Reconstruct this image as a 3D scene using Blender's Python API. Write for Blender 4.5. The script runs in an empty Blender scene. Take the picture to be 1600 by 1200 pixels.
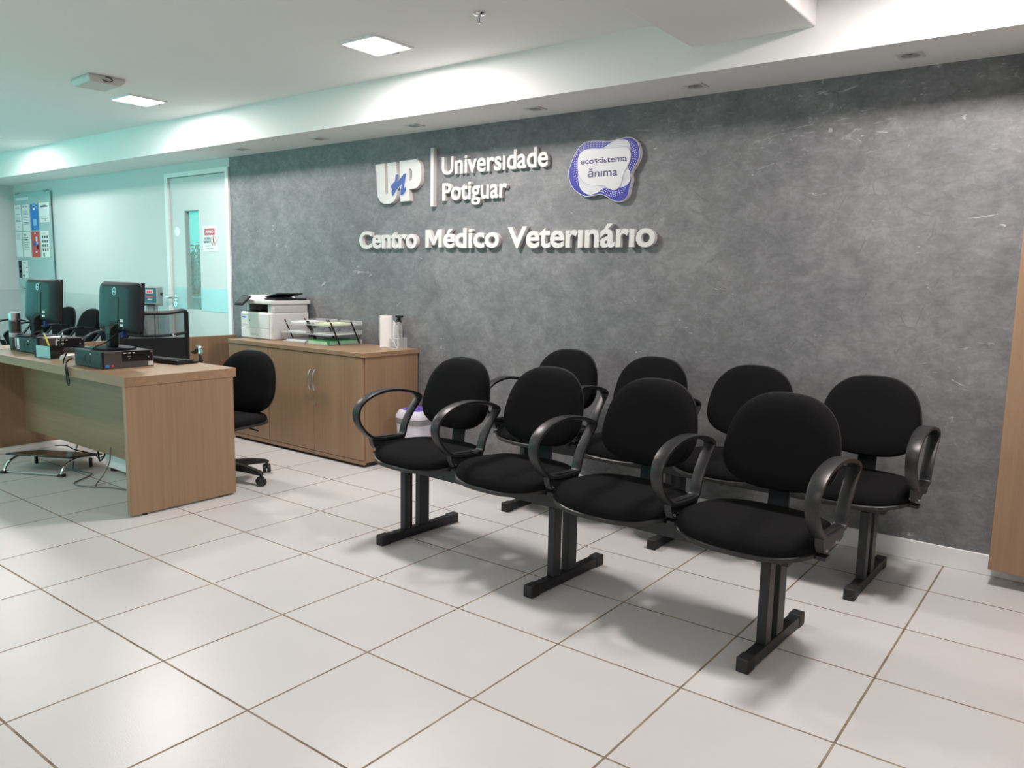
import bpy, bmesh, math, random
from mathutils import Vector, Matrix
from mathutils.geometry import tessellate_polygon
random.seed(7)
PI = math.pi
sc = bpy.context.scene
COL = sc.collection

# ------------------------------------------------------------------ camera
CAM_R = ((0.79624, 0.60462, 0.02035), (-0.09391, 0.09032, 0.99148), (0.59763, -0.79138, 0.12870))
def set_camera():
    f, yaw, pit, rol = 1222.276, -0.64945431, -0.13487568, 0.02053538
    cy, sy, cp, sp = math.cos(yaw), math.sin(yaw), math.cos(pit), math.sin(pit)
    fw = Vector((sy*cp, cy*cp, sp)); r = Vector((cy, -sy, 0)); u = r.cross(fw)
    c, s = math.cos(rol), math.sin(rol)
    right = c*r + s*u; up = -s*r + c*u
    cam = bpy.data.cameras.new('camera'); o = bpy.data.objects.new('camera', cam); COL.objects.link(o)
    cam.sensor_fit = 'HORIZONTAL'; cam.sensor_width = 36.0; cam.lens = f/1600*36.0
    cam.clip_start = 0.05; cam.clip_end = 200
    m = Matrix.Identity(4)
    for i in range(3):
        m[i][0] = right[i]; m[i][1] = up[i]; m[i][2] = -fw[i]
    m.translation = (0.501, -2.198, 1.2815)
    o.matrix_world = m
    sc.camera = o
set_camera()

# ------------------------------------------------------------------ view, world, daylight
sc.view_settings.view_transform = 'Standard'
sc.view_settings.look = 'None'
sc.view_settings.exposure = 0.10
sc.view_settings.gamma = 1.0
sc.view_settings.use_curve_mapping = False
sc.cycles.use_denoising = True
sc.cycles.max_bounces = 10
sc.cycles.diffuse_bounces = 6
sc.cycles.transparent_max_bounces = 16
sc.cycles.sample_clamp_indirect = 6.0

w = bpy.data.worlds.new('sky'); sc.world = w; w.use_nodes = True
w.node_tree.nodes['Background'].inputs[0].default_value = (0.10, 0.80, 0.72, 1)
w.node_tree.nodes['Background'].inputs[1].default_value = 0.9

def area(name, loc, rot, sx, sy, power, color, spread=None):
    l = bpy.data.lights.new(name, 'AREA'); l.shape = 'RECTANGLE'; l.size = sx; l.size_y = sy
    l.energy = power; l.color = color
    if spread: l.spread = spread
    o = bpy.data.objects.new(name, l); COL.objects.link(o); o.location = loc; o.rotation_euler = rot
    return o
# daylight entering by the teal tinted left wall window (x = -10.12, pointing +x) and added teal fill from an unseen alcove window (y = -3.3, pointing +y)
area('window_daylight', (-10.22, -1.45, 1.35), (0, -PI/2, 0), 1.7, 3.0, 62, (0.38, 0.90, 0.90))
area('alcove_fill', (-7.4, -3.40, 1.35), (PI/2, 0, 0), 3.9, 1.7, 66, (0.34, 0.89, 0.91))

# ------------------------------------------------------------------ materials
MATS = {}
def nodes(name):
    m = bpy.data.materials.new(name); m.use_nodes = True
    nt = m.node_tree; b = nt.nodes['Principled BSDF']
    MATS[name] = m
    return m, nt, b
def mat(name, col, rough=0.5, metal=0.0, bump=0.0, bscale=200.0, emit=None, estr=0.0, vary=0.0, spec=None, coat=0.0):
    m, nt, b = nodes(name)
    b.inputs['Base Color'].default_value = (*col, 1); b.inputs['Roughness'].default_value = rough
    b.inputs['Metallic'].default_value = metal
    if spec is not None: b.inputs['Specular IOR Level'].default_value = spec
    if coat: b.inputs['Coat Weight'].default_value = coat
    if emit:
        b.inputs['Emission Color'].default_value = (*emit, 1); b.inputs['Emission Strength'].default_value = estr
    if bump or vary:
        tc = nt.nodes.new('ShaderNodeTexCoord'); n = nt.nodes.new('ShaderNodeTexNoise')
        n.inputs['Scale'].default_value = bscale; n.inputs['Detail'].default_value = 3
        nt.links.new(tc.outputs['Object'], n.inputs['Vector'])
        if bump:
            bp = nt.nodes.new('ShaderNodeBump'); bp.inputs['Strength'].default_value = bump; bp.inputs['Distance'].default_value = 0.002
            nt.links.new(n.outputs['Fac'], bp.inputs['Height']); nt.links.new(bp.outputs['Normal'], b.inputs['Normal'])
        if vary:
            n2 = nt.nodes.new('ShaderNodeTexNoise'); n2.inputs['Scale'].default_value = bscale*0.08; n2.inputs['Detail'].default_value = 4
            nt.links.new(tc.outputs['Object'], n2.inputs['Vector'])
            r = nt.nodes.new('ShaderNodeValToRGB')
            r.color_ramp.elements[0].position = 0.3; r.color_ramp.elements[1].position = 0.7
            r.color_ramp.elements[0].color = (*[c*(1-vary) for c in col], 1); r.color_ramp.elements[1].color = (*[min(1, c*(1+vary)) for c in col], 1)
            nt.links.new(n2.outputs['Fac'], r.inputs['Fac']); nt.links.new(r.outputs['Color'], b.inputs['Base Color'])
    return m
def mixcol(nt, a, b, fac, blend='MIX'):
    mx = nt.nodes.new('ShaderNodeMix'); mx.data_type = 'RGBA'; mx.blend_type = blend
    for sock, v in ((mx.inputs['A'], a), (mx.inputs['B'], b), (mx.inputs['Factor'], fac)):
        if hasattr(v, 'is_output'): nt.links.new(v, sock)
        elif isinstance(v, tuple): sock.default_value = (*v, 1)
        else: sock.default_value = v
    return mx.outputs['Result']
def ramp(nt, val, p0, p1, c0=(0, 0, 0), c1=(1, 1, 1)):
    r = nt.nodes.new('ShaderNodeValToRGB'); e = r.color_ramp.elements
    e[0].position = p0; e[1].position = p1; e[0].color = (*c0, 1); e[1].color = (*c1, 1)
    nt.links.new(val, r.inputs['Fac']); return r.outputs['Color']
def mapped(nt, scale=(1, 1, 1), loc=(0, 0, 0), rot=(0, 0, 0), world=True):
    if world:
        g = nt.nodes.new('ShaderNodeNewGeometry'); out = g.outputs['Position']
    else:
        g = nt.nodes.new('ShaderNodeTexCoord'); out = g.outputs['Object']
    mp = nt.nodes.new('ShaderNodeMapping')
    mp.inputs['Scale'].default_value = scale; mp.inputs['Location'].default_value = loc; mp.inputs['Rotation'].default_value = rot
    nt.links.new(out, mp.inputs['Vector']); return mp.outputs['Vector']
def noise(nt, vec, scale, detail=4, rough=0.55, kind='FBM', dist=0.0):
    n = nt.nodes.new('ShaderNodeTexNoise'); n.noise_type = kind
    n.inputs['Scale'].default_value = scale; n.inputs['Detail'].default_value = detail
    n.inputs['Roughness'].default_value = rough; n.inputs['Distortion'].default_value = dist
    nt.links.new(vec, n.inputs['Vector']); return n.outputs['Fac']
def wood(name, axis, c0=(0.285, 0.182, 0.106), c1=(0.350, 0.226, 0.136)):
    m, nt, b = nodes(name)
    s = [55, 55, 55]; s['xyz'.index(axis)] = 1.6
    v = mapped(nt, tuple(s), world=True)
    f1 = noise(nt, v, 1.0, 5, 0.6)
    s2 = [6, 6, 6]; s2['xyz'.index(axis)] = 0.25
    f2 = noise(nt, mapped(nt, tuple(s2)), 1.0, 3, 0.5)
    c = ramp(nt, f1, 0.3, 0.72, c0, c1)
    d = ramp(nt, f2, 0.3, 0.7, (0.86, 0.85, 0.84), (1.06, 1.05, 1.04))
    nt.links.new(mixcol(nt, c, d, 1.0, 'MULTIPLY'), b.inputs['Base Color'])
    b.inputs['Roughness'].default_value = 0.42
    return m
def floor_mat():
    m, nt, b = nodes('white floor tiles')
    g = nt.nodes.new('ShaderNodeNewGeometry')
    br = nt.nodes.new('ShaderNodeTexBrick'); br.offset = 0.0; br.squash = 1.0
    br.inputs['Scale'].default_value = 1.0; br.inputs['Brick Width'].default_value = 0.47; br.inputs['Row Height'].default_value = 0.47
    br.inputs['Mortar Size'].default_value = 0.0040; br.inputs['Mortar Smooth'].default_value = 0.15; br.inputs['Bias'].default_value = 0.0
    br.inputs['Color1'].default_value = (0.575, 0.566, 0.557, 1); br.inputs['Color2'].default_value = (0.615, 0.608, 0.600, 1)
    mp = nt.nodes.new('ShaderNodeMapping'); mp.inputs['Location'].default_value = (47.0, 47.0, 0)
    nt.links.new(g.outputs['Position'], mp.inputs['Vector']); nt.links.new(mp.outputs['Vector'], br.inputs['Vector'])
    dirt = noise(nt, mapped(nt), 9.0, 4, 0.6)
    mort = ramp(nt, dirt, 0.35, 0.65, (0.13, 0.095, 0.06), (0.31, 0.25, 0.18))
    nt.links.new(mort, br.inputs['Mortar'])
    cloud = ramp(nt, noise(nt, mapped(nt), 2.6, 5, 0.6), 0.3, 0.75, (0.945, 0.94, 0.93), (1.0, 1.0, 1.0))
    base = mixcol(nt, br.outputs['Color'], cloud, 1.0, 'MULTIPLY')
    spots = ramp(nt, noise(nt, mapped(nt), 34.0, 2, 0.5), 0.80, 0.83, (0, 0, 0), (1, 1, 1))
    base = mixcol(nt, base, (0.40, 0.37, 0.33), spots)
    nt.links.new(base, b.inputs['Base Color'])
    rr = ramp(nt, br.outputs['Fac'], 0.0, 1.0, (0.30, 0.30, 0.30), (0.85, 0.85, 0.85))
    nt.links.new(rr, b.inputs['Roughness'])
    hn = noise(nt, mapped(nt), 260.0, 2, 0.5)
    hh = nt.nodes.new('ShaderNodeMath'); hh.operation = 'MULTIPLY_ADD'
    nt.links.new(br.outputs['Fac'], hh.inputs[0]); hh.inputs[1].default_value = -1.6; nt.links.new(hn, hh.inputs[2])
    bp = nt.nodes.new('ShaderNodeBump'); bp.inputs['Strength'].default_value = 0.16; bp.inputs['Distance'].default_value = 0.0016
    nt.links.new(hh.outputs[0], bp.inputs['Height']); nt.links.new(bp.outputs['Normal'], b.inputs['Normal'])
    return m
def plaster_mat():
    m, nt, b = nodes('grey trowelled plaster')
    P = mapped(nt)
    # warp the coordinates a little so the trowel patches get swirled edges
    nz = nt.nodes.new('ShaderNodeTexNoise'); nz.inputs['Scale'].default_value = 2.2; nz.inputs['Detail'].default_value = 4
    nt.links.new(P, nz.inputs['Vector'])
    wv = nt.nodes.new('ShaderNodeVectorMath'); wv.operation = 'MULTIPLY_ADD'
    nt.links.new(nz.outputs['Color'], wv.inputs[0]); wv.inputs[1].default_value = (0.20, 0.0, 0.20); nt.links.new(P, wv.inputs[2])
    W = wv.outputs[0]
    big = ramp(nt, noise(nt, W, 1.5, 6, 0.62), 0.28, 0.74, (0.152, 0.153, 0.160), (0.214, 0.214, 0.219))
    patch = ramp(nt, noise(nt, W, 6.5, 8, 0.72, dist=0.25), 0.36, 0.64, (0.80, 0.80, 0.81), (1.15, 1.15, 1.14))
    tro = ramp(nt, noise(nt, mapped(nt, (15, 15, 26), rot=(0, 0.6, 0)), 1.0, 5, 0.65, dist=0.9), 0.44, 0.58, (0.90, 0.90, 0.90), (1.08, 1.08, 1.08))
    patch = mixcol(nt, patch, tro, 1.0, 'MULTIPLY')
    c = mixcol(nt, big, patch, 1.0, 'MULTIPLY')
    fine = ramp(nt, noise(nt, P, 60.0, 4, 0.6), 0.3, 0.7, (0.93, 0.93, 0.93), (1.06, 1.06, 1.06))
    c = mixcol(nt, c, fine, 1.0, 'MULTIPLY')
    # voronoi trowel edges: thin dark scratches, broken up by a mask
    vo = nt.nodes.new('ShaderNodeTexVoronoi'); vo.feature = 'DISTANCE_TO_EDGE'; vo.inputs['Scale'].default_value = 8.0
    nt.links.new(W, vo.inputs['Vector'])
    crack = ramp(nt, vo.outputs['Distance'], 0.008, 0.035, (1, 1, 1), (0, 0, 0))
    mask = ramp(nt, noise(nt, P, 5.5, 5, 0.65), 0.545, 0.62, (0, 0, 0), (0.8, 0.8, 0.8))
    c = mixcol(nt, c, (0.125, 0.125, 0.13), mixcol(nt, (0, 0, 0), crack, mask))
    # short pale scuffs, many more towards the top right
    v2 = mapped(nt, (9, 9, 22), rot=(0, 0.5, 0))
    sc1 = ramp(nt, noise(nt, v2, 1.0, 6, 0.7, dist=1.2), 0.585, 0.63)
    sep = nt.nodes.new('ShaderNodeSeparateXYZ'); nt.links.new(P, sep.inputs[0])
    hx = nt.nodes.new('ShaderNodeMapRange'); hx.inputs['From Min'].default_value = -2.4; hx.inputs['From Max'].default_value = 0.0
    nt.links.new(sep.outputs['X'], hx.inputs['Value'])
    hz = nt.nodes.new('ShaderNodeMapRange'); hz.inputs['From Min'].default_value = 1.75; hz.inputs['From Max'].default_value = 2.2
    nt.links.new(sep.outputs['Z'], hz.inputs['Value'])
    mm = nt.nodes.new('ShaderNodeMath'); mm.operation = 'MULTIPLY'
    nt.links.new(hx.outputs[0], mm.inputs[0]); nt.links.new(hz.outputs[0], mm.inputs[1])
    scm = ramp(nt, noise(nt, P, 2.7, 3, 0.5), 0.40, 0.55)
    f = mixcol(nt, (0, 0, 0), sc1, mixcol(nt, (0, 0, 0), scm, mm.outputs[0]))
    c = mixcol(nt, c, (0.42, 0.42, 0.43), f)
    sc2 = ramp(nt, noise(nt, mapped(nt, (5, 5, 13), loc=(3, 0, 1), rot=(0, -0.8, 0)), 1.0, 5, 0.7, dist=1.5), 0.665, 0.70)
    c = mixcol(nt, c, (0.36, 0.36, 0.36), sc2)
    nt.links.new(c, b.inputs['Base Color'])
    b.inputs['Roughness'].default_value = 0.55
    bp = nt.nodes.new('ShaderNodeBump'); bp.inputs['Strength'].default_value = 0.45; bp.inputs['Distance'].default_value = 0.006
    nt.links.new(noise(nt, W, 7.0, 7, 0.65), bp.inputs['Height']); nt.links.new(bp.outputs['Normal'], b.inputs['Normal'])
    return m
def glassy(name, tint, transp, rough=0.05, fres=0.6):
    m = bpy.data.materials.new(name); m.use_nodes = True; nt = m.node_tree; nt.nodes.clear(); MATS[name] = m
    out = nt.nodes.new('ShaderNodeOutputMaterial'); t = nt.nodes.new('ShaderNodeBsdfTransparent'); t.inputs[0].default_value = (*tint, 1)
    g = nt.nodes.new('ShaderNodeBsdfPrincipled'); g.inputs['Base Color'].default_value = (*tint, 1); g.inputs['Roughness'].default_value = rough
    lw = nt.nodes.new('ShaderNodeLayerWeight'); lw.inputs[0].default_value = 0.35
    ma = nt.nodes.new('ShaderNodeMath'); ma.operation = 'MULTIPLY_ADD'; ma.use_clamp = True
    nt.links.new(lw.outputs['Fresnel'], ma.inputs[0]); ma.inputs[1].default_value = fres; ma.inputs[2].default_value = 1-transp
    mx = nt.nodes.new('ShaderNodeMixShader')
    nt.links.new(ma.outputs[0], mx.inputs[0]); nt.links.new(t.outputs[0], mx.inputs[1]); nt.links.new(g.outputs[0], mx.inputs[2])
    nt.links.new(mx.outputs[0], out.inputs[0]); return m
def mesh_mat():
    m = bpy.data.materials.new('black chair mesh'); m.use_nodes = True; nt = m.node_tree; nt.nodes.clear(); MATS['black chair mesh'] = m
    out = nt.nodes.new('ShaderNodeOutputMaterial'); t = nt.nodes.new('ShaderNodeBsdfTransparent')
    g = nt.nodes.new('ShaderNodeBsdfPrincipled'); g.inputs['Base Color'].default_value = (0.02, 0.021, 0.023, 1); g.inputs['Roughness'].default_value = 0.7
    mx = nt.nodes.new('ShaderNodeMixShader'); mx.inputs[0].default_value = 0.62
    nt.links.new(t.outputs[0], mx.inputs[1]); nt.links.new(g.outputs[0], mx.inputs[2]); nt.links.new(mx.outputs[0], out.inputs[0]); return m

FLOOR = floor_mat(); PLASTER = plaster_mat()
WZ = wood('oak laminate upright grain', 'z'); WX = wood('oak laminate long grain', 'x'); WY = wood('oak laminate cross grain', 'y')
WALL = mat('white wall paint', (0.62, 0.63, 0.63), 0.6, bump=0.03, bscale=90)
CEIL = mat('white ceiling paint', (0.80, 0.795, 0.785), 0.85)
LOWP = mat('pale grey lower wall paint', (0.52, 0.55, 0.56), 0.5)
WHITE = mat('white gloss trim', (0.82, 0.82, 0.81), 0.35)
DOORW = mat('white door laminate', (0.62, 0.635, 0.63), 0.4)
BANDM = mat('pale blue door band', (0.42, 0.70, 0.72), 0.4)
FABRIC = mat('black woven fabric', (0.0062, 0.0062, 0.0066), 0.95, bump=0.35, bscale=700, spec=0.12)
PLAST = mat('black moulded plastic', (0.013, 0.0135, 0.0145), 0.38, bump=0.10, bscale=900)
METAL = mat('black powder coated steel', (0.0105, 0.0118, 0.014), 0.45)
CAPM = mat('black rubber', (0.013, 0.013, 0.014), 0.6)
DKPL = mat('dark grey plastic', (0.018, 0.020, 0.023), 0.5, spec=0.2)
PCM = mat('charcoal steel case', (0.030, 0.032, 0.035), 0.5, spec=0.35)
PCF = mat('brown grey front plastic', (0.055, 0.050, 0.048), 0.4)
BLK = mat('gloss black plastic', (0.008, 0.008, 0.010), 0.22)
CHROME = mat('chrome', (0.75, 0.76, 0.77), 0.16, 1.0)
STEEL = mat('brushed steel', (0.55, 0.56, 0.57), 0.32, 1.0)
PRW = mat('white printer plastic', (0.73, 0.725, 0.71), 0.4)
PRG = mat('pale grey printer plastic', (0.55, 0.54, 0.52), 0.45)
SIGN = mat('white sign letters', (0.64, 0.625, 0.605), 0.45)
SIGNB = mat('sign blue', (0.045, 0.085, 0.33), 0.4)
VIOLET = mat('plaque violet blue', (0.038, 0.030, 0.30), 0.35)
INK = mat('plaque ink', (0.075, 0.06, 0.17), 0.5)
PALE = mat('plaque white', (0.62, 0.62, 0.63), 0.35)
LINE = mat('plaque grey lines', (0.33, 0.32, 0.42), 0.5)
PAPER = mat('white paper', (0.78, 0.79, 0.79), 0.7)
TEXTM = mat('grey print', (0.30, 0.31, 0.33), 0.7)
DARKINK = mat('dark print', (0.035, 0.04, 0.05), 0.7)
BLUEP = mat('blue print', (0.02, 0.20, 0.62), 0.5)
LBLUE = mat('light blue print', (0.22, 0.50, 0.78), 0.5)
REDP = mat('red print', (0.58, 0.07, 0.06), 0.5)
ROSE = mat('rose red print', (0.52, 0.10, 0.13), 0.5)
TEALK = mat('dark teal print', (0.05, 0.17, 0.19), 0.6)
GREENF = mat('green folder card', (0.03, 0.26, 0.08), 0.5)
LGREEN = mat('pale green paper', (0.42, 0.62, 0.36), 0.6)
YELP = mat('pale yellow paper', (0.70, 0.72, 0.45), 0.7)
YEL = mat('yellow pen plastic', (0.75, 0.60, 0.03), 0.35)
ORANGE = mat('orange red paper', (0.80, 0.14, 0.08), 0.6)
BLUEPL = mat('blue connector plastic', (0.01, 0.035, 0.22), 0.4)
LILAC = mat('pale lilac plastic', (0.66, 0.64, 0.72), 0.35)
PURPLE = mat('purple lid plastic', (0.13, 0.085, 0.42), 0.35)
BAG = mat('grey bin bag', (0.22, 0.22, 0.22), 0.4)
TISSUE = mat('white paper towel', (0.80, 0.775, 0.75), 0.9, bump=0.3, bscale=300)
GREYC = mat('grey cable', (0.16, 0.16, 0.155), 0.5)
BROWNM = mat('dark bronze flask', (0.075, 0.060, 0.055), 0.35, 0.6)
SCALEG = mat('grey scale housing', (0.36, 0.37, 0.37), 0.45)
SCALET = mat('teal scale keypad', (0.03, 0.16, 0.19), 0.4)
LED = mat('red digits', (0.3, 0.01, 0.04), 0.4, emit=(0.8, 0.03, 0.12), estr=0.8)
GLED = mat('green light', (0.1, 0.5, 0.05), 0.4, emit=(0.4, 1.0, 0.25), estr=1.5)
PANEL = mat('lit light panel', (0.9, 0.9, 0.9), 0.5, emit=(1.0, 0.985, 0.96), estr=14.0)
LENS = mat('unlit lamp lens', (0.34, 0.34, 0.34), 0.3)
DLF = mat('white lamp bezel', (0.62, 0.61, 0.60), 0.4)
LFRAME = mat('grey lamp frame', (0.40, 0.395, 0.39), 0.4, 0.2)
GLASS = glassy('clear glass', (0.96, 0.99, 0.98), 0.985, fres=0.25)
TINT = glassy('teal tinted glass', (0.75, 0.97, 0.94), 0.95)
BOARD = glassy('pale glass board', (0.70, 0.83, 0.83), 0.55, 0.12)
ACRYL = glassy('clear acrylic', (0.95, 0.955, 0.96), 0.94, 0.1, 0.3)
BOTTLE = glassy('clear bottle plastic', (0.86, 0.87, 0.87), 0.88, 0.1, 0.4)
MESH = mesh_mat()
LEAF = mat('plant leaves', (0.035, 0.12, 0.05), 0.4, vary=0.7, bscale=120)
BARK = mat('plant stems', (0.10, 0.07, 0.04), 0.8)
OUTW = mat('teal outside wall', (0.30, 0.42, 0.42), 0.6)

# ------------------------------------------------------------------ mesh helpers
class MB:
    """collects shapes into one bmesh; every face carries a material index"""
    def __init__(s): s.bm = bmesh.new(); s.mats = []
    def mi(s, m):
        if m not in s.mats: s.mats.append(m)
        return s.mats.index(m)
    def faces(s, vs, fs, m, smooth=False):
        k = s.mi(m); bv = [s.bm.verts.new(v) for v in vs]
        for f in fs:
            try:
                fc = s.bm.faces.new([bv[i] for i in f]); fc.material_index = k; fc.smooth = smooth
            except ValueError: pass
        return bv
    def box(s, c, d, m, rot=None):
        x, y, z = d[0]/2, d[1]/2, d[2]/2; R = rot or Matrix.Identity(3); c = Vector(c)
        vs = [c + R @ Vector(p) for p in ((-x,-y,-z),(x,-y,-z),(x,y,-z),(-x,y,-z),(-x,-y,z),(x,-y,z),(x,y,z),(-x,y,z))]
        s.faces(vs, [(0,3,2,1),(4,5,6,7),(0,1,5,4),(1,2,6,5),(2,3,7,6),(3,0,4,7)], m); return s
    def bx(s, x0, x1, y0, y1, z0, z1, m):
        return s.box(((x0+x1)/2,(y0+y1)/2,(z0+z1)/2),(x1-x0,y1-y0,z1-z0),m)
    def tube(s, pts, r, m, n=8, closed=False, cap=True):
        pts = [Vector(p) for p in pts]; N = len(pts); rs = r if isinstance(r, (list, tuple)) else [r]*N
        rings = []; prev = None
        for i, p in enumerate(pts):
            a = pts[(i-1) % N] if (i > 0 or closed) else p; b = pts[(i+1) % N] if (i < N-1 or closed) else p
            t = (b-a).normalized()
            if prev is None:
                q = Vector((0,0,1)) if abs(t.z) < 0.9 else Vector((1,0,0)); prev = (q - t*q.dot(t)).normalized()
            else:
                prev = (prev - t*prev.dot(t)).normalized()
            o = t.cross(prev)
            rings.append([p + (prev*math.cos(2*PI*k/n) + o*math.sin(2*PI*k/n))*rs[i] for k in range(n)])
        vs = [v for g in rings for v in g]; fs = []
        for i in range(N if closed else N-1):
            j = (i+1) % N
            for k in range(n): fs.append((i*n+k, i*n+(k+1)%n, j*n+(k+1)%n, j*n+k))
        if cap and not closed: fs += [tuple(range(n-1,-1,-1)), tuple((N-1)*n+k for k in range(n))]
        s.faces(vs, fs, m, True); return s
    def cyl(s, p0, p1, r0, m, r1=None, n=24): return s.tube([p0, p1], [r0, r0 if r1 is None else r1], m, n)
    def lathe(s, prof, c, m, n=32):
        vs = []; c = Vector(c)
        for r, z in prof: vs += [c + Vector((r*math.cos(2*PI*k/n), r*math.sin(2*PI*k/n), z)) for k in range(n)]
        fs = []
        for i in range(len(prof)-1):
            for k in range(n): fs.append((i*n+k, i*n+(k+1)%n, (i+1)*n+(k+1)%n, (i+1)*n+k))
        fs += [tuple(range(n-1,-1,-1)), tuple((len(prof)-1)*n+k for k in range(n))]
        s.faces(vs, fs, m, True); return s
    def prism(s, loops, a, b, m, plane='xz'):
        """filled outline (first loop) with holes, extruded from a to b across the plane"""
        def P(u, v, h):
            return Vector((u,h,v)) if plane == 'xz' else (Vector((u,v,h)) if plane == 'xy' else Vector((h,u,v)))
        tri = tessellate_polygon([[Vector((u,v,0)) for u, v in L] for L in loops])
        flat = [p for L in loops for p in L]; N = len(flat)
        vs = [P(u,v,a) for u,v in flat] + [P(u,v,b) for u,v in flat]
        fs = [tuple(t) for t in tri] + [tuple(i+N for i in reversed(t)) for t in tri]
        o = 0
        for L in loops:
            n = len(L)
            for i in range(n): fs.append((o+i, o+(i+1)%n, N+o+(i+1)%n, N+o+i))
            o += n
        s.faces(vs, fs, m); return s
    def loft(s, rings, m, cap0=True, cap1=True, smooth=True):
        n = len(rings[0]); vs = [Vector(v) for g in rings for v in g]; fs = []
        for i in range(len(rings)-1):
            for k in range(n): fs.append((i*n+k, i*n+(k+1)%n, (i+1)*n+(k+1)%n, (i+1)*n+k))
        if cap0: fs.append(tuple(range(n-1,-1,-1)))
        if cap1: fs.append(tuple((len(rings)-1)*n+k for k in range(n)))
        s.faces(vs, fs, m, smooth); return s
    def quad(s, pts, m): s.faces([Vector(p) for p in pts], [(0,1,2,3)], m); return s
    def mesh(s, name, angle=35):
        bmesh.ops.recalc_face_normals(s.bm, faces=s.bm.faces)
        me = bpy.data.meshes.new(name); s.bm.to_mesh(me); s.bm.free()
        for m in s.mats: me.materials.append(m)
        for p in me.polygons: p.use_smooth = True
        me.set_sharp_from_angle(angle=math.radians(angle))
        return me
def catmull(pts, k=5, closed=True):
    out = []; N = len(pts)
    for i in range(N if closed else N-1):
        g = lambda j: Vector(pts[j % N]) if closed else Vector(pts[max(0, min(N-1, j))])
        p0, p1, p2, p3 = g(i-1), g(i), g(i+1), g(i+2)
        for q in range(k):
            t = q/k
            out.append(0.5*((2*p1)+(p2-p0)*t+(2*p0-5*p1+4*p2-p3)*t*t+(3*p1-p0-3*p2+p3)*t**3))
    if not closed: out.append(Vector(pts[-1]))
    return out
def part(name, mb, parent=None, bevel=0.0, loc=None, rot=None, label=None, angle=35, seg=2, stuff=False):
    o = bpy.data.objects.new(name, mb.mesh(name, angle)); COL.objects.link(o)
    if parent: o.parent = parent
    if loc: o.location = loc
    if rot: o.rotation_euler = rot
    if bevel:
        md = o.modifiers.new('edge', 'BEVEL'); md.width = bevel; md.segments = seg; md.limit_method = 'ANGLE'; md.angle_limit = math.radians(40)
        md.harden_normals = False
    if label: o['label'] = label
    if stuff: o['kind'] = 'stuff'
    return o
def tag(o, label, cat, group=None):
    o['label'] = label; o['category'] = cat
    if group: o['group'] = group
    return o
def thing(name, label, cat, loc=(0,0,0), rz=0.0, group=None):
    o = bpy.data.objects.new(name, None); COL.objects.link(o); o.empty_display_size = 0.1
    o.location = loc; o.rotation_euler = (0, 0, rz)
    return tag(o, label, cat, group)
def struct(name, mb, bevel=0.0, parent=None):
    o = part(name, mb, parent, bevel)
    if not parent: o['kind'] = 'structure'
    return o
def copy_tree(o, parent=None):
    c = o.copy(); COL.objects.link(c)
    if parent: c.parent = parent
    for ch in list(o.children): copy_tree(ch, c)
    return c
def text_verts(txt, bold=0.0, depth=0.02):
    cu = bpy.data.curves.new('t', 'FONT'); cu.body = txt; cu.size = 1.0; cu.offset = bold; cu.extrude = depth; cu.resolution_u = 5
    o = bpy.data.objects.new('t', cu); COL.objects.link(o)
    dg = bpy.context.evaluated_depsgraph_get(); me = bpy.data.meshes.new_from_object(o.evaluated_get(dg))
    vs = [v.co.copy() for v in me.vertices]; fs = [tuple(p.vertices) for p in me.polygons]
    bpy.data.meshes.remove(me); bpy.data.objects.remove(o); bpy.data.curves.remove(cu)
    return vs, fs
def word(txt, x0, x1, zb, cap, y, depth, m, parent, name='letter', bold=0.02, one=False, xfrac=0.0):
    """raised upright lettering on a wall facing -y, one mesh per letter; x0..x1 is the word's span"""
    pos = []; pre = ''
    for ch in txt:
        pre += ch
        v, f = text_verts(ch, bold); P, _ = text_verts(pre, bold)
        off = max(p.x for p in P) - max(p.x for p in v); pos.append((v, f, off))
    for i, ch in enumerate(txt):       # a clean outline for the capital M, whose fattened glyph folds over itself
        if ch != 'M': continue
        v, f, off = pos[i]; a0, a1, c = min(p.x for p in v), max(p.x for p in v), max(p.y for p in v); st = c*0.20; md = (a0+a1)/2
        L = [(a0, 0), (a0, c), (a0+st*1.25, c), (md, c*0.40), (a1-st*1.25, c), (a1, c), (a1, 0), (a1-st, 0), (a1-st, c*0.62), (md+st*0.36, c*0.14), (md-st*0.36, c*0.14), (a0+st, c*0.62), (a0+st, 0)]
        n = len(L); tri = tessellate_polygon([[Vector((u, w_, 0)) for u, w_ in L]])
        pos[i] = ([Vector((u, w_, 0.02)) for u, w_ in L]+[Vector((u, w_, -0.02)) for u, w_ in L],
                  [tuple(q) for q in tri]+[tuple(k+n for k in reversed(q)) for q in tri]+[(k, (k+1) % n, n+(k+1) % n, n+k) for k in range(n)], off)
    xh = max(p.y for p in text_verts('x', bold)[0]); cz = max(p.y for p in pos[0][0]); asc = max(p.y for p in text_verts('d', bold)[0])
    def lift(ch, z):
        if not xfrac or ch.isupper() or z <= 0: return z
        a = xfrac*cz; return z*a/xh if z <= xh else a + (z-xh)*(1.04*cz-a)/(asc-xh)
    pos = [([Vector((p.x, lift(ch, p.y), p.z)) for p in v], f, off) for ch, (v, f, off) in zip(txt, pos)]
    cz = max(p.y for p in pos[0][0]); a = min(p.x + pos[0][2] for p in pos[0][0]); b = max(p.x + pos[-1][2] for p in pos[-1][0])
    sx = (x1-x0)/(b-a); sz = cap/cz; mb = MB()
    for v, f, off in pos:
        if not one: mb = MB()
        mb.faces([Vector((x0+(p.x+off-a)*sx, y - (p.z/0.02)*depth/2, zb+p.y*sz)) for p in v], f, m)
        if not one: part(name, mb, parent, angle=30)
    if one: return part(name, mb, parent, angle=30)

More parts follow.
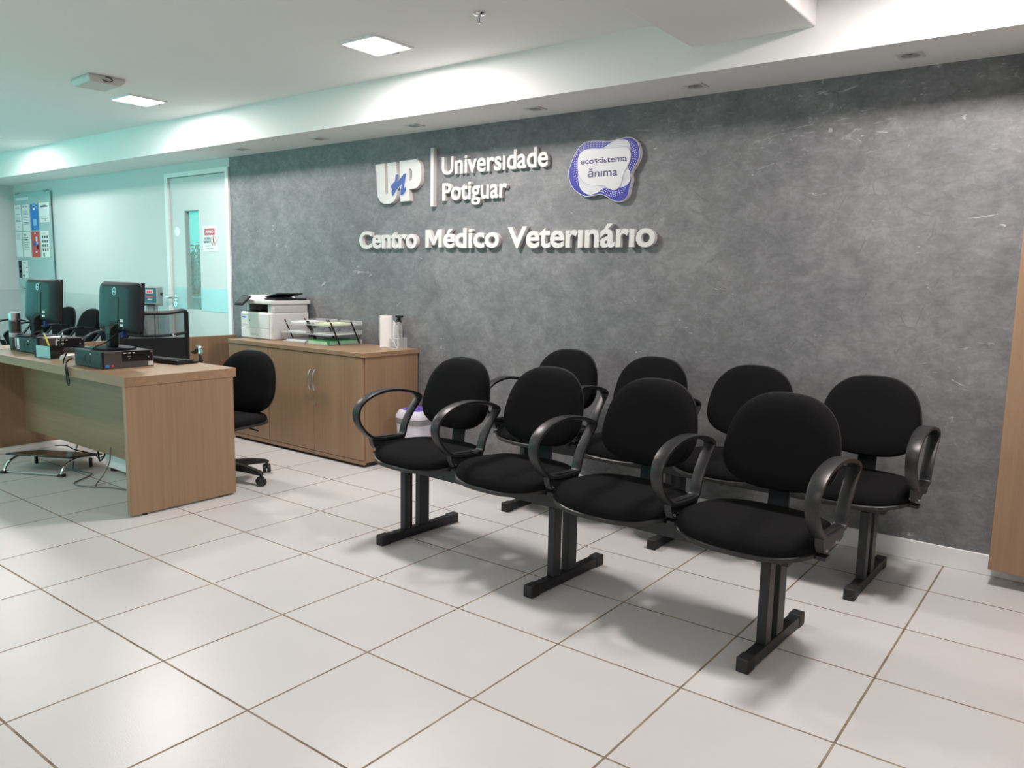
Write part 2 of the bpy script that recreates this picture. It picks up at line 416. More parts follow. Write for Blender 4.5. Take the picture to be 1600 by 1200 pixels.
# ------------------------------------------------------------------ the room
YW = 1.80; XL = -10.12; XR = 3.5; YF = -5.6; ZC = 2.507; ZS = 2.2535; YS = 1.373
struct('floor', MB().bx(-16, XR+0.1, YF-0.1, 7.0, -0.1, 0, FLOOR))
struct('ceiling', MB().bx(XL-0.1, XR+0.1, YF-0.1, YW+0.1, ZC, ZC+0.1, CEIL))
struct('trim_1', MB().bx(XL, XR, YS, YW, ZS, ZC, CEIL))                         # dropped soffit along the back wall
struct('trim_2', MB().bx(-1.19, -0.62, -3.6, YS, 2.372, ZC, CEIL), 0.006)       # boxed beam running towards the viewer
struct('wall_back', MB().bx(-5.63, XR, YW, YW+0.1, 0, ZC, PLASTER))
DX0, DX1, DZ = -6.625, -5.668, 2.150                                            # door opening
struct('wall_rear', MB().bx(XL, DX0, YW, YW+0.1, 0, ZC, WALL).bx(DX0, DX1, YW, YW+0.1, DZ, ZC, WALL).bx(DX1, -5.63, YW, YW+0.1, 0, ZC, WALL))
WY0, WY1, WZ0, WZ1 = -3.05, 0.15, 0.45, 2.2
YA, XA, AX0, AX1 = -3.3, -4.3, -9.4, -5.4        # unseen alcove added to bring the teal fill closer: the front wall steps in to y = YA left of x = XA
struct('wall_left', MB().bx(XL-0.1, XL, WY1, YW+0.1, 0, ZC, WALL).bx(XL-0.1, XL, YA-0.1, WY0, 0, ZC, WALL)
       .bx(XL-0.1, XL, WY0, WY1, 0, WZ0, WALL).bx(XL-0.1, XL, WY0, WY1, WZ1, ZC, WALL))
struct('wall_right', MB().bx(XR, XR+0.1, YF, YW+0.1, 0, ZC, WALL))
struct('wall_front', MB().bx(XA-0.1, XR+0.1, YF-0.1, YF, 0, ZC, WALL).bx(XA-0.1, XA, YF, YA, 0, ZC, WALL)
       .bx(XL-0.1, AX0, YA-0.1, YA, 0, ZC, WALL).bx(AX1, XA-0.1, YA-0.1, YA, 0, ZC, WALL).bx(AX0, AX1, YA-0.1, YA, 0, WZ0, WALL).bx(AX0, AX1, YA-0.1, YA, WZ1, ZC, WALL))
struct('trim_3', MB().bx(XL, -6.666, YW-0.004, YW, 0, 1.019, LOWP).bx(XL, XL+0.004, WY1+0.05, YW-0.004, 0, 1.019, LOWP))   # painted lower wall
struct('baseboard_back', MB().bx(-3.34, XR, YW-0.013, YW, 0, 0.094, WHITE), 0.003)
struct('baseboard_rear', MB().bx(XL+0.004, -6.67, YW-0.014, YW-0.004, 0, 0.08, WHITE))
win = struct('window_1', MB().bx(XL-0.08, XL+0.01, WY0, WY1, WZ1-0.05, WZ1, STEEL).bx(XL-0.08, XL+0.01, WY0, WY1, WZ0, WZ0+0.05, STEEL)
             .bx(XL-0.08, XL+0.01, WY0, WY0+0.05, WZ0, WZ1, STEEL).bx(XL-0.08, XL+0.01, WY1-0.05, WY1, WZ0, WZ1, STEEL)
             .bx(XL-0.08, XL+0.01, -1.48, -1.42, WZ0, WZ1, STEEL))
part('pane', MB().bx(XL-0.05, XL-0.044, WY0+0.05, WY1-0.05, WZ0+0.05, WZ1-0.05, TINT), win)

fill_win = struct('fill_window', MB().bx(AX0, AX1, YA-0.08, YA+0.01, WZ1-0.05, WZ1, STEEL).bx(AX0, AX1, YA-0.08, YA+0.01, WZ0, WZ0+0.05, STEEL)  # out-of-view window added to carry the teal fill light
              .bx(AX0, AX0+0.05, YA-0.08, YA+0.01, WZ0, WZ1, STEEL).bx(AX1-0.05, AX1, YA-0.08, YA+0.01, WZ0, WZ1, STEEL).bx(-7.43, -7.37, YA-0.08, YA+0.01, WZ0, WZ1, STEEL))
part('pane', MB().bx(AX0+0.05, AX1-0.05, YA-0.05, YA-0.044, WZ0+0.05, WZ1-0.05, TINT), fill_win)

# door with glazed slot, pale band, lever, lock and hinges
door = struct('door_1', MB().bx(-6.666, DX0+0.012, YW-0.014, YW+0.08, 0, 2.138, WHITE).bx(DX1-0.012, -5.632, YW-0.014, YW+0.08, 0, 2.138, WHITE)
              .bx(-6.666, -5.632, YW-0.014, YW+0.08, 2.138, 2.178, WHITE))
lx0, lx1, lz1, ly0, ly1 = -6.608, -5.684, 2.132, YW+0.008, YW+0.048
sx0, sx1, sz0, sz1 = -6.372, -6.133, 0.929, 1.833
part('door_leaf', MB().bx(lx0, sx0, ly0, ly1, 0.006, lz1, DOORW).bx(sx1, lx1, ly0, ly1, 0.006, lz1, DOORW)
     .bx(sx0, sx1, ly0, ly1, 0.006, sz0, DOORW).bx(sx0, sx1, ly0, ly1, sz1, lz1, DOORW), door)
part('door_band', MB().bx(lx0+0.006, sx0, ly0-0.003, ly0, 0.924, 1.129, BANDM).bx(sx1, lx1-0.006, ly0-0.003, ly0, 0.924, 1.129, BANDM), door, label='pale blue protective band across the door')
part('window_bead', MB().bx(sx0, sx0+0.012, ly0-0.002, ly1, sz0, sz1, LFRAME).bx(sx0, sx1, ly0-0.002, ly1, sz1-0.006, sz1, LFRAME), door)
part('pane', MB().bx(sx0+0.012, sx1, ly1-0.012, ly1-0.006, sz0, sz1-0.006, GLASS), door)
h = part('door_handle', MB().tube([(-6.555, ly0, 1.03), (-6.555, ly0-0.045, 1.03), (-6.575, ly0-0.055, 1.03), (-6.66, ly0-0.055, 1.032)], 0.010, CHROME, 10), door)
part('rose', MB().cyl((-6.555, ly0, 1.03), (-6.555, ly0-0.010, 1.03), 0.026, CHROME), h)
part('lock', MB().cyl((-6.56, ly0-0.003, 0.97), (-6.56, ly0-0.013, 0.97), 0.026, CHROME).box((-6.56, ly0-0.014, 0.97), (0.006, 0.003, 0.026), DARKINK), door)
for z0, z1 in ((1.891, 1.978), (1.026, 1.114)):
    part('hinge', MB().cyl((-5.683, ly0-0.006, z0), (-5.683, ly0-0.006, z1), 0.010, STEEL, n=10), door)

# floating wooden panel at the right edge of the frame
t = tag(part('wood_wall_panel', MB().bx(0.186, 1.5, 1.645, YW-0.001, 0.073, 2.20, WZ), bevel=0.002),
        'tall oak coloured wooden panel mounted on the grey wall at the right, clear of the floor', 'panel')

# ------------------------------------------------------------------ lights and ceiling fittings
def light_panel(x, y, label, power=46.0):
    t = thing('ceiling_light', label, 'light', (x, y, ZC), 0.0, 'square ceiling lights')
    part('frame', MB().bx(-0.142, 0.142, -0.142, -0.128, -0.010, 0, WHITE).bx(-0.142, 0.142, 0.128, 0.142, -0.010, 0, WHITE)
         .bx(-0.142, -0.128, -0.128, 0.128, -0.010, 0, WHITE).bx(0.128, 0.142, -0.128, 0.128, -0.010, 0, WHITE), t)
    part('diffuser', MB().bx(-0.128, 0.128, -0.128, 0.128, -0.008, -0.001, PANEL), t)
    part('spring_clip', MB().bx(-0.03, 0.01, 0.142, 0.158, -0.012, 0, LFRAME), t)
    l = area('lamp', (x, y, ZC-0.012), (0, 0, 0), 0.25, 0.25, power, (1.0, 0.915, 0.90))
    l.parent = t; l.location = (0, 0, -0.012)
LP = [(-2.775, 0.85, 'square white ceiling light before the wall lettering, larger of the two in view'),
      (-5.265, 0.837, 'square white ceiling light beyond the sensor box, smaller of the two in view'),
      (-8.26, 0.84, 'square ceiling light near the left end wall, out of the frame'),
      (0.12, 0.85, 'square ceiling light by the boxed beam, out of the frame at the right')]
for (x, y, lab), pw in zip(LP, (38, 33, 21, 38)): light_panel(x, y, lab, pw)
for i, (x, y) in enumerate(((-6.6, -1.9), (-3.7, -2.0), (-0.2, -2.0), (2.3, -2.0), (-3.7, -4.4), (0.2, -4.4))):
    light_panel(x, y, 'square ceiling light behind the viewer', 14.0)
DL = [(-5.13, 1.59, 'unlit square downlight in the soffit nearest the door'),
      (-4.18, 1.60, 'unlit square downlight in the soffit, second from the door'),
      (-3.225, 1.60, 'unlit square downlight in the soffit above the tall white bar of the sign'),
      (-2.255, 1.60, 'unlit square downlight in the soffit between the university name and the blue plaque'),
      (-1.26, 1.59, 'unlit square downlight in the soffit just right of the blue plaque'),
      (-0.28, 1.575, 'unlit square downlight in the soffit nearest the wooden panel')]
for x, y, lab in DL:
    t = thing('downlight', lab, 'light', (x, y, ZS), 0, 'unlit downlights in the soffit')
    n = 24; ring = [(0.036*math.cos(2*PI*k/n), 0.036*math.sin(2*PI*k/n)) for k in range(n)]
    part('bezel', MB().prism([[(-0.05,-0.05),(0.05,-0.05),(0.05,0.05),(-0.05,0.05)], ring], -0.005, 0, DLF, 'xy'), t)
    part('lens', MB().lathe([(0.0355, -0.0005), (0.034, -0.004), (0.028, -0.0045), (0.022, -0.001), (0.008, -0.0005)], (0, 0, 0), LENS, 24), t)
t = thing('sprinkler_head', 'chrome fire sprinkler hanging from the white ceiling', 'sprinkler', (-1.985, 0.765, ZC))
part('escutcheon', MB().lathe([(0.030, 0), (0.031, -0.004), (0.024, -0.010), (0.012, -0.012)], (0,0,0), CHROME), t)
part('frame_arm', MB().cyl((0,0,-0.010), (0,0,-0.022), 0.008, CHROME).tube([(0.007,0,-0.02),(0.010,0,-0.032),(0.004,0,-0.044)], 0.0022, CHROME, 6)
     .tube([(-0.007,0,-0.02),(-0.010,0,-0.032),(-0.004,0,-0.044)], 0.0022, CHROME, 6).cyl((0,0,-0.022),(0,0,-0.042),0.0018,BLK,n=8), t)
part('deflector', MB().lathe([(0.003,-0.042), (0.012,-0.044), (0.012,-0.046), (0.003,-0.047)], (0,0,0), STEEL), t)
t = thing('sensor_box', 'flat pale grey box with a small loop fixed to the ceiling beside the smaller light', 'ceiling box', (-4.895, 0.375, ZC), math.radians(-4))
part('housing', MB().loft([[(sx*a, sy*b, z) for sx, sy in ((-1,-1),(1,-1),(1,1),(-1,1))] for a, b, z in ((0.150,0.112,0),(0.155,0.115,-0.02),(0.128,0.092,-0.045))], PRG, smooth=False), t, 0.006)
part('loop', MB().tube([(0.152+0.004*math.cos(a), 0.03*math.cos(a), -0.022+0.014*math.sin(a)) for a in [2*PI*k/14 for k in range(14)]], 0.003, DKPL, 6, closed=True), t)

# ------------------------------------------------------------------ the wall sign
t = thing('wall_sign', 'raised white and blue letter logo, tall bar and university name on the grey wall', 'sign', (0, YW, 0))
U = [(-3.7727, 2.061), (-3.6778, 2.0645), (-3.6758, 1.8599), (-3.6651, 1.8489), (-3.652, 1.8482), (-3.6443, 1.8584), (-3.6517, 2.0639), (-3.565, 2.0667), (-3.562, 2.0127), (-3.5521, 1.9782), (-3.5463, 1.8859), (-3.5561, 1.8341), (-3.5824, 1.799), (-3.6236, 1.7825), (-3.6892, 1.785), (-3.7252, 1.8029), (-3.7494, 1.8347), (-3.7565, 1.8638), (-3.7638, 2.0115), (-3.7729, 2.0202)]
PP = [(-3.5303, 2.0682), (-3.3775, 2.071), (-3.3497, 2.0612), (-3.3302, 2.0346), (-3.3227, 1.9914), (-3.324, 1.9292), (-3.3376, 1.8987), (-3.3653, 1.8786), (-3.3989, 1.8736), (-3.4384, 1.8744), (-3.4313, 1.7947), (-3.5212, 1.7917)]
HOLE = [(-3.4389, 2.0126), (-3.4203, 2.0086), (-3.4095, 1.993), (-3.4066, 1.9653), (-3.4087, 1.9419), (-3.42, 1.9315), (-3.4375, 1.9317)]
NN = [(-3.5606, 1.9787), (-3.5392, 1.9798), (-3.5519, 1.9215), (-3.4801, 1.9801), (-3.4613, 1.9797), (-3.4872, 1.8774), (-3.4656, 1.889), (-3.4621, 1.8709), (-3.4797, 1.8479), (-3.4998, 1.8369), (-3.5159, 1.8389), (-3.5171, 1.8597), (-3.4988, 1.9185), (-3.5519, 1.8774), (-3.5939, 1.8344), (-3.6033, 1.8639), (-3.5927, 1.8827), (-3.6092, 1.8924), (-3.6056, 1.9083), (-3.5694, 1.9344)]
part('logo_letter', MB().prism([U], -0.036, 0, SIGN), t, 0.002)
part('logo_letter', MB().prism([PP, HOLE], -0.036, 0, SIGN), t, 0.002)
def grow(L, d):
    c = Vector((sum(p[0] for p in L)/len(L), sum(p[1] for p in L)/len(L))); out = []
    N = len(L); A = sum(L[i][0]*L[(i+1)%N][1]-L[(i+1)%N][0]*L[i][1] for i in range(N)); sg = 1 if A > 0 else -1
    for i in range(N):
        e1 = (Vector(L[i])-Vector(L[i-1])).normalized(); e2 = (Vector(L[(i+1)%N])-Vector(L[i])).normalized()
        nn = Vector((e1.y+e2.y, -e1.x-e2.x)); nn = nn.normalized() if nn.length > 1e-4 else Vector((e1.y, -e1.x))
        out.append(tuple(Vector(L[i]) + nn*d*sg))
    return out
part('logo_letter_outline', MB().prism([grow(NN, 0.007)], -0.038, -0.0362, PALE), t, label='white edge around the blue script letter')
part('logo_script_letter', MB().prism([NN], -0.041, -0.0382, SIGNB), t, label='blue script letter n')
part('divider_bar', MB().bx(-3.236, -3.208, -0.035, 0, 1.748, 2.135, SIGN), t, 0.002)
word('Universıdade', -3.139, -2.278, 1.955, 0.112, -0.014, 0.028, SIGN, t, bold=0.018, xfrac=0.74)
word('Potiguar', -3.132, -2.585, 1.786, 0.112, -0.014, 0.028, SIGN, t, bold=0.018, xfrac=0.74)
t2 = thing('wall_lettering', 'raised white letters reading Centro Médico Veterinário on the grey wall', 'sign', (0, YW, 0))
word('Centro', -3.955, -3.366, 1.476, 0.121, -0.015, 0.030, SIGN, t2, bold=0.026, xfrac=0.76)
word('Médico', -3.284, -2.640, 1.476, 0.119, -0.015, 0.030, SIGN, t2, bold=0.026, xfrac=0.76)
word('Veterınárıo', -2.573, -1.542, 1.472, 0.128, -0.015, 0.030, SIGN, t2, bold=0.026, xfrac=0.76)
BO = [(-1.9885, 2.0723), (-1.9233, 2.0698), (-1.8544, 2.0609), (-1.8053, 2.068), (-1.7611, 2.0728), (-1.7172, 2.0708), (-1.6815, 2.0498), (-1.6603, 2.0108), (-1.656, 1.9658), (-1.6755, 1.9223), (-1.6992, 1.8901), (-1.7043, 1.8677), (-1.7, 1.841), (-1.7056, 1.8186), (-1.713, 1.7887), (-1.7223, 1.7511), (-1.75, 1.7255), (-1.7901, 1.7214), (-1.8315, 1.7366), (-1.8737, 1.7599), (-1.911, 1.7686), (-1.9574, 1.7617), (-2.0048, 1.7619), (-2.0534, 1.782), (-2.0984, 1.8201), (-2.1196, 1.8652), (-2.1252, 1.9135), (-2.1084, 1.9601), (-2.0859, 2.0059), (-2.0538, 2.0466), (-2.0213, 2.0673)]
BW = [(-2.058, 1.9796), (-2.0354, 2.0132), (-1.984, 2.0275), (-1.9095, 2.0227), (-1.8275, 2.0199), (-1.7562, 2.0198), (-1.7295, 2.012), (-1.7129, 1.9844), (-1.7135, 1.9507), (-1.7294, 1.9141), (-1.75, 1.8814), (-1.7613, 1.8365), (-1.7776, 1.803), (-1.8085, 1.7892), (-1.8405, 1.7966), (-1.8779, 1.8152), (-1.9197, 1.8201), (-1.9761, 1.827), (-2.0195, 1.8471), (-2.0496, 1.8844), (-2.0586, 1.9324)]
BW2 = [(-1.9013, 2.0253), (-1.8388, 2.0534), (-1.7856, 2.064), (-1.7456, 2.0586), (-1.7227, 2.0379), (-1.713, 1.9884), (-1.7144, 1.951), (-1.7279, 1.9104), (-1.7111, 1.8791), (-1.7093, 1.8412), (-1.73, 1.8121), (-1.7739, 1.7991), (-1.8368, 1.7946), (-1.8783, 1.8037), (-1.9189, 1.7792), (-1.9653, 1.7697), (-2.0036, 1.7793), (-2.0381, 1.8087), (-2.0545, 1.8611), (-2.0581, 1.9325), (-2.0363, 2.0135), (-1.9849, 2.0277)]
t = thing('wall_plaque', 'violet blue blob shaped plaque with white centre right of the university name', 'sign', (0, YW, 0))
o2 = [tuple(p) for p in catmull([(a, b) for a, b in BO], 4)]
part('backing', MB().prism([o2], -0.029, 0, PALE), t)
part('face', MB().prism([grow(o2, -0.004)], -0.031, -0.0292, VIOLET), t, label='violet blue face')
w2 = [tuple(p) for p in catmull(BW2, 4)]; w1 = [tuple(p) for p in catmull(BW, 4)]
part('swirl', MB().prism([w2], -0.0325, -0.0312, PALE), t, label='white swirled shape behind the centre')
part('centre', MB().prism([w1], -0.034, -0.0327, PALE), t, label='white centre field')
mb = MB(); cen = Vector((-1.885, 1.915))
def strip(L, y, wd, m, dash=None):
    N = len(L)
    for i in range(N):
        a, b = Vector(L[i]), Vector(L[(i+1)%N]); d = b-a; ln = d.length
        if ln < 1e-5: continue
        nn = Vector((d.y, -d.x)).normalized()*wd/2
        segs = [(0, 1)] if not dash else [(q/dash, (q+0.55)/dash) for q in range(dash)]
        for s0, s1 in segs:
            p, q = a+d*s0, a+d*s1
            mb.quad([(p.x-nn.x, y, p.y-nn.y), (q.x-nn.x, y, q.y-nn.y), (q.x+nn.x, y, q.y+nn.y), (p.x+nn.x, y, p.y+nn.y)], m)
strip(grow(w1, 0.0015), -0.0331, 0.003, LINE)
for f in (0.25, 0.5, 0.75):     # fine contour lines between the two white shapes
    L = [tuple(cen + (Vector(p)-cen)*1.0) for p in w1]
    M2 = [min(w2, key=lambda q: (Vector(q)-Vector(p)).length) for p in w1]
    strip([tuple(Vector(p)*(1-f)+Vector(q)*f) for p, q in zip(w1, M2)], -0.0328, 0.0013, LINE)
for k, d in enumerate((0.013, 0.024, 0.035)):   # dotted rings on the violet face
    L = [p for p in grow(grow(w1, d*0.5), d*0.5)]
    inside = lambda p: sum(1 for i in range(len(o2)) if ((o2[i][1] > p[1]) != (o2[i-1][1] > p[1])) and (p[0] < (o2[i-1][0]-o2[i][0])*(p[1]-o2[i][1])/(o2[i-1][1]-o2[i][1])+o2[i][0])) % 2
    for i in range(len(L)):
        a, b = Vector(L[i]), Vector(L[(i+1) % len(L)]); dd = b-a; n = max(1, round(dd.length/0.0150))
        for q in range(n):
            p = a+dd*(q+0.5)/n
            if all(inside((p.x+ox, p.y+oy)) for ox, oy in ((0.006,0),(-0.006,0),(0,0.006),(0,-0.006))):
                r = 0.0019 if k < 3 else 0.0014
                mb.quad([(p.x-r, -0.0313, p.y-r), (p.x+r, -0.0313, p.y-r), (p.x+r, -0.0313, p.y+r), (p.x-r, -0.0313, p.y+r)], LILAC)
part('fine_lines', mb, t, label='pale dots and thin grey contour lines')
word('ecossistema', -2.040, -1.735, 1.944, 0.0225, -0.0345, 0.001, INK, t, 'lettering', 0.012, one=True)
word('ănıma', -1.988, -1.792, 1.868, 0.050, -0.0345, 0.001, INK, t, 'lettering', 0.008, one=True)

# ------------------------------------------------------------------ beam seating
def superell(n, a, b, ex, taper=0.0, cy=0.0):
    out = []
    for k in range(n):
        th = 2*PI*k/n; c, s = math.cos(th), math.sin(th)
        u = math.copysign(abs(c)**(2/ex), c)*a; v = math.copysign(abs(s)**(2/ex), s)*b
        u *= 1 - taper*(v/b)
        out.append((u, v+cy))
    return out
NS = 56
SEAT_O = superell(NS, 0.259, 0.216, 2.8, 0.05)
BACK_O = superell(NS, 0.207, 0.172, 2.65, 0.13)
def inset(L, d, cx=0.0, cy=0.0):
    c = Vector((cx, cy)); out = []
    for p in L:
        v = Vector(p)-c; out.append(tuple(c + v*max(0.0, 1-d/v.length)))
    return out
def seat_z(u, v):      # waterfall at the front, slight dish, kick at the rear
    f = max(0.0, (-v-0.05)/0.17); b = max(0.0, (v-0.08)/0.14)
    return -0.030*f*f + 0.002*b*b
def seat_mb():
    rings = []
    for d, z in ((0.004, 0.0), (0.0, 0.010), (0.001, 0.022), (0.008, 0.034), (0.024, 0.042), (0.055, 0.0455), (0.10, 0.045), (0.15, 0.043), (0.20, 0.042)):
        rings.append([(u, v, z+seat_z(u, v)) for u, v in inset(SEAT_O, d)])
    return MB().loft(rings, FABRIC)
def seat_shell_mb():
    G = inset(SEAT_O, -0.006); rings = []
    for d, z in ((0.09, -0.012), (0.03, -0.012), (0.008, -0.012), (0.001, -0.009), (0.0, -0.005), (0.0, 0.004), (0.003, 0.006), (0.016, 0.0065)):
        rings.append([(u, v, z+seat_z(u, v)) for u, v in inset(G, d)])
    return MB().loft(rings, PLAST)
def back_pt(u, v, t):  # u across, v up, t towards the front (-y)
    y = -0.10*u*u*2.2 + 0.25*v - 0.35*max(0, -v-0.03)**2 - t
    return (u, y - 0.02*0, v)
def back_mb():
    rings = []
    for d, tt in ((0.004, 0.0), (0.0, 0.010), (0.001, 0.026), (0.010, 0.041), (0.030, 0.050), (0.07, 0.053), (0.12, 0.054), (0.16, 0.0545)):
        rings.append([back_pt(u, v, tt) for u, v in inset(BACK_O, d)])
    return MB().loft(rings, FABRIC)
def back_shell_mb():
    G = inset(BACK_O, -0.004); rings = []
    for d, tt in ((0.10, -0.028), (0.04, -0.022), (0.008, -0.012), (0.0, -0.003), (0.0, 0.004), (0.012, 0.0045)):
        rings.append([back_pt(u, v, tt) for u, v in inset(G, d)])
    return MB().loft(rings, PLAST)
def strap(path, wd, th, m, mb=None):
    """flat bar following a path in the y-z plane, wd wide in x"""
    mb = mb or MB(); P = [Vector(p) for p in path]; rings = []
    for i, p in enumerate(P):
        d = (P[min(i+1, len(P)-1)]-P[max(i-1, 0)]).normalized(); n = Vector((-d.y, d.x))*th/2
        rings.append([(-wd/2, p.x+n.x, p.y+n.y), (wd/2, p.x+n.x, p.y+n.y), (wd/2, p.x-n.x, p.y-n.y), (-wd/2, p.x-n.x, p.y-n.y)])
    return mb.loft(rings, m, smooth=True)
ARM = [(-0.155, 0.486), (-0.203, 0.522), (-0.238, 0.570), (-0.246, 0.615), (-0.226, 0.655), (-0.175, 0.688), (-0.105, 0.706), (-0.030, 0.711), (0.045, 0.703),
       (0.110, 0.688), (0.152, 0.671), (0.163, 0.660), (0.160, 0.648), (0.130, 0.612), (0.092, 0.565), (0.066, 0.520), (0.057, 0.486), (0.050, 0.474), (0.034, 0.470), (-0.04, 0.470), (-0.11, 0.475)]
def arm_mb():
    C = catmull([Vector((a, b)) for a, b in ARM], 4); N = len(C); rings = []
    for i in range(N):
        d = (C[(i+1)%N]-C[i-1]).normalized(); n = Vector((-d.y, d.x))
        y, z = C[i]; top = max(0.0, min(1.0, (z-0.60)/0.08)); wd = 0.0225 + 0.003*top; th = 0.0085
        rr = []
        for k in range(8):
            a = 2*PI*(k+0.5)/8; cx = math.copysign(abs(math.cos(a))**0.4, math.cos(a))*wd; cn = math.copysign(abs(math.sin(a))**0.4, math.sin(a))*th
            rr.append((cx, y+n.x*cn, z+n.y*cn))
        rings.append(rr)
    mb = MB(); mb.loft(rings+[rings[0]], PLAST, False, False)
    # solid foot of the arm, with the notched lower edge
    foot = [(-0.160, 0.490), (0.050, 0.478), (0.062, 0.465), (0.045, 0.438), (0.015, 0.428), (0.0, 0.440), (-0.02, 0.443), (-0.045, 0.438), (-0.07, 0.430), (-0.10, 0.424), (-0.135, 0.426), (-0.152, 0.45)]
    mb.prism([foot], -0.014, 0.014, PLAST, 'yz')
    return mb
def arm_bracket_mb(side):
    # flat steel under the seat that carries the arm, reaching sideways to the seat
    mb = MB().bx(-0.016, 0.016, -0.128, -0.088, 0.398, 0.410, METAL)
    if side: mb.bx(min(0, side*0.20), max(0, side*0.20), -0.122, -0.094, 0.3965, 0.4005, METAL)
    mb.cyl((-0.0185, -0.125, 0.434), (0.0185, -0.125, 0.434), 0.005, STEEL, n=12); return mb
def leg_mb():
    mb = MB().bx(-0.02, 0.02, -0.26, 0.26, 0.004, 0.046, METAL)
    mb.bx(-0.0175, 0.0175, -0.112, -0.062, 0.046, 0.342, METAL).bx(-0.0175, 0.0175, -0.012, 0.052, 0.046, 0.342, METAL)
    return mb
def cap_mb(s):
    return MB().bx(-0.0225, 0.0225, min(s*0.263, s*0.205), max(s*0.263, s*0.205), 0.0, 0.0505, CAPM)
SEATS = (-0.826, -0.275, 0.275, 0.826); SZ = 0.416
def make_bench(label, loc, rz, group):
    t = thing('beam_seating', label, 'bench', loc, rz, group)
    part('beam', MB().bx(-0.985, 0.985, -0.112, -0.072, 0.342, 0.396, METAL).bx(-0.985, 0.985, 0.012, 0.052, 0.342, 0.396, METAL)
         .bx(-0.985, -0.955, -0.072, 0.012, 0.345, 0.393, METAL).bx(0.955, 0.985, -0.072, 0.012, 0.345, 0.393, METAL), t, 0.003)
    leg_me = cap_me = None
    for x in (-0.908, 0.0, 0.908):
        l = part('leg', leg_mb(), t, 0.003, (x, 0, 0))
        for s in (-1, 1): part('foot_cap', cap_mb(s), l, 0.005)
    for x in SEATS:
        s = part('seat', seat_mb(), t, loc=(x-0.004, -0.006, SZ))
        part('seat_shell', seat_shell_mb(), s); part('mounting_plate', MB().bx(-0.09, 0.09, -0.10, 0.10, -0.0195, -0.0105, METAL), s)
        b = part('backrest', back_mb(), t, loc=(x, 0.196, 0.704)); part('backrest_shell', back_shell_mb(), b)
        part('back_support', strap(catmull([(0.06, 0.391), (0.14, 0.393), (0.180, 0.415), (0.190, 0.47), (0.203, 0.56), (0.226, 0.66)], 4, False), 0.078, 0.010, DKPL), t, loc=(x, 0, 0))
    for x, sd in ((-1.092, 1), (-0.552, 1), (0.0, 1), (0.552, 1), (1.092, -1)):
        a = part('armrest', arm_mb(), t, 0.0, (x, 0, 0), angle=40); part('armrest_bracket', arm_bracket_mb(sd), a)
    return t
B1 = make_bench('front row of four black fabric seats with loop armrests on a black steel beam', (-1.250, 0.517, 0), math.radians(-2.46), 'black four seat beam benches')
def bench(label, loc, rz):
    c = copy_tree(B1); c.location = loc; c.rotation_euler = (0, 0, rz); tag(c, label, 'bench', 'black four seat beam benches'); return c
B2 = bench('back row of four black fabric seats against the grey wall, behind the front row', (-1.140, 1.361, 0), math.radians(-1.2))
part('label_sticker', MB().bx(0.785, 0.845, -0.1128, -0.1122, 0.366, 0.377, PALE), B2, label='small white sticker on the beam')
bench('black beam seating against the white wall under the glass notice board, behind the monitors', (-8.10, 1.385, 0), 0.0)
bench('black beam seating at the far left edge of the picture, beyond the steel flask', (-7.48, -0.36, 0), PI/2)

# ------------------------------------------------------------------ reception desk and partition
ZD = 0.739
t = thing('reception_desk', 'long oak coloured reception desk with solid side panels, carrying the monitors', 'desk', (0, 0, 0))
part('desk_top', MB().bx(-5.66, -3.446, -0.256, 0.385, ZD-0.050, ZD, WX), t, 0.0015)
part('side_panel', MB().bx(-3.482, -3.448, -0.252, 0.366, 0.010, ZD-0.050, WZ), t, 0.0015)
part('side_panel', MB().bx(-5.64, -5.605, -0.252, 0.366, 0.010, ZD-0.050, WZ), t, 0.0015)
part('modesty_panel', MB().bx(-5.605, -3.482, 0.086, 0.106, 0.137, ZD-0.050, WX), t)
for x in (-3.465, -5.622):
    for y in (-0.17, 0.28): part('foot', MB().cyl((x, y, 0), (x, y, 0.012), 0.014, CAPM, n=12), t)
tag(part('partition_panel', MB().bx(-5.60, -5.563, 0.40, 1.785, 0.0, ZD, WZ), bevel=0.0015),
    'low brown wooden partition panel between the desk and the wall, behind the mesh chair', 'partition')

# ------------------------------------------------------------------ cabinets and worktop
CY0, CY1, CZ = 1.275, 1.785, 0.771
def cabinet(x0, x1, label, doors):
    t = thing('cabinet', label, 'cabinet', (0, 0, 0), 0, 'oak coloured cabinets')
    part('body', MB().bx(x0, x1, CY0+0.020, CY1, 0.030, CZ-0.030, WZ), t, 0.001)
    part('plinth', MB().bx(x0+0.01, x1-0.01, CY0+0.035, CY1-0.02, 0.0, 0.030, CAPM), t)
    part('bottom_rail', MB().bx(x0, x1, CY0+0.001, CY0+0.020, 0.018, 0.044, WX), t)
    for a, b, hx in doors:
        d = part('door', MB().bx(a+0.0015, b-0.0015, CY0, CY0+0.018, 0.047, CZ-0.034, WZ), t, 0.001)
        pts = [(hx, CY0, 0.620), (hx, CY0-0.014, 0.612), (hx, CY0-0.026, 0.58), (hx, CY0-0.029, 0.548), (hx, CY0-0.026, 0.516), (hx, CY0-0.014, 0.484), (hx, CY0, 0.476)]
        part('handle', MB().tube(catmull(pts, 3, False), 0.0055, STEEL, 8), d)
    return t
c1 = cabinet(-4.392, -3.364, 'oak coloured two door cabinet with curved handles, nearer the waiting seats', ((-4.392, -3.878, -3.902), (-3.878, -3.374, -3.854)))
part('key_lock', MB().cyl((-3.860, CY0, 0.379), (-3.860, CY0-0.004, 0.379), 0.009, STEEL, n=14), c1)
c2 = cabinet(-4.894, -4.398, 'oak coloured cabinet under the printer, partly hidden by the task chair', ((-4.894, -4.398, -4.86),))
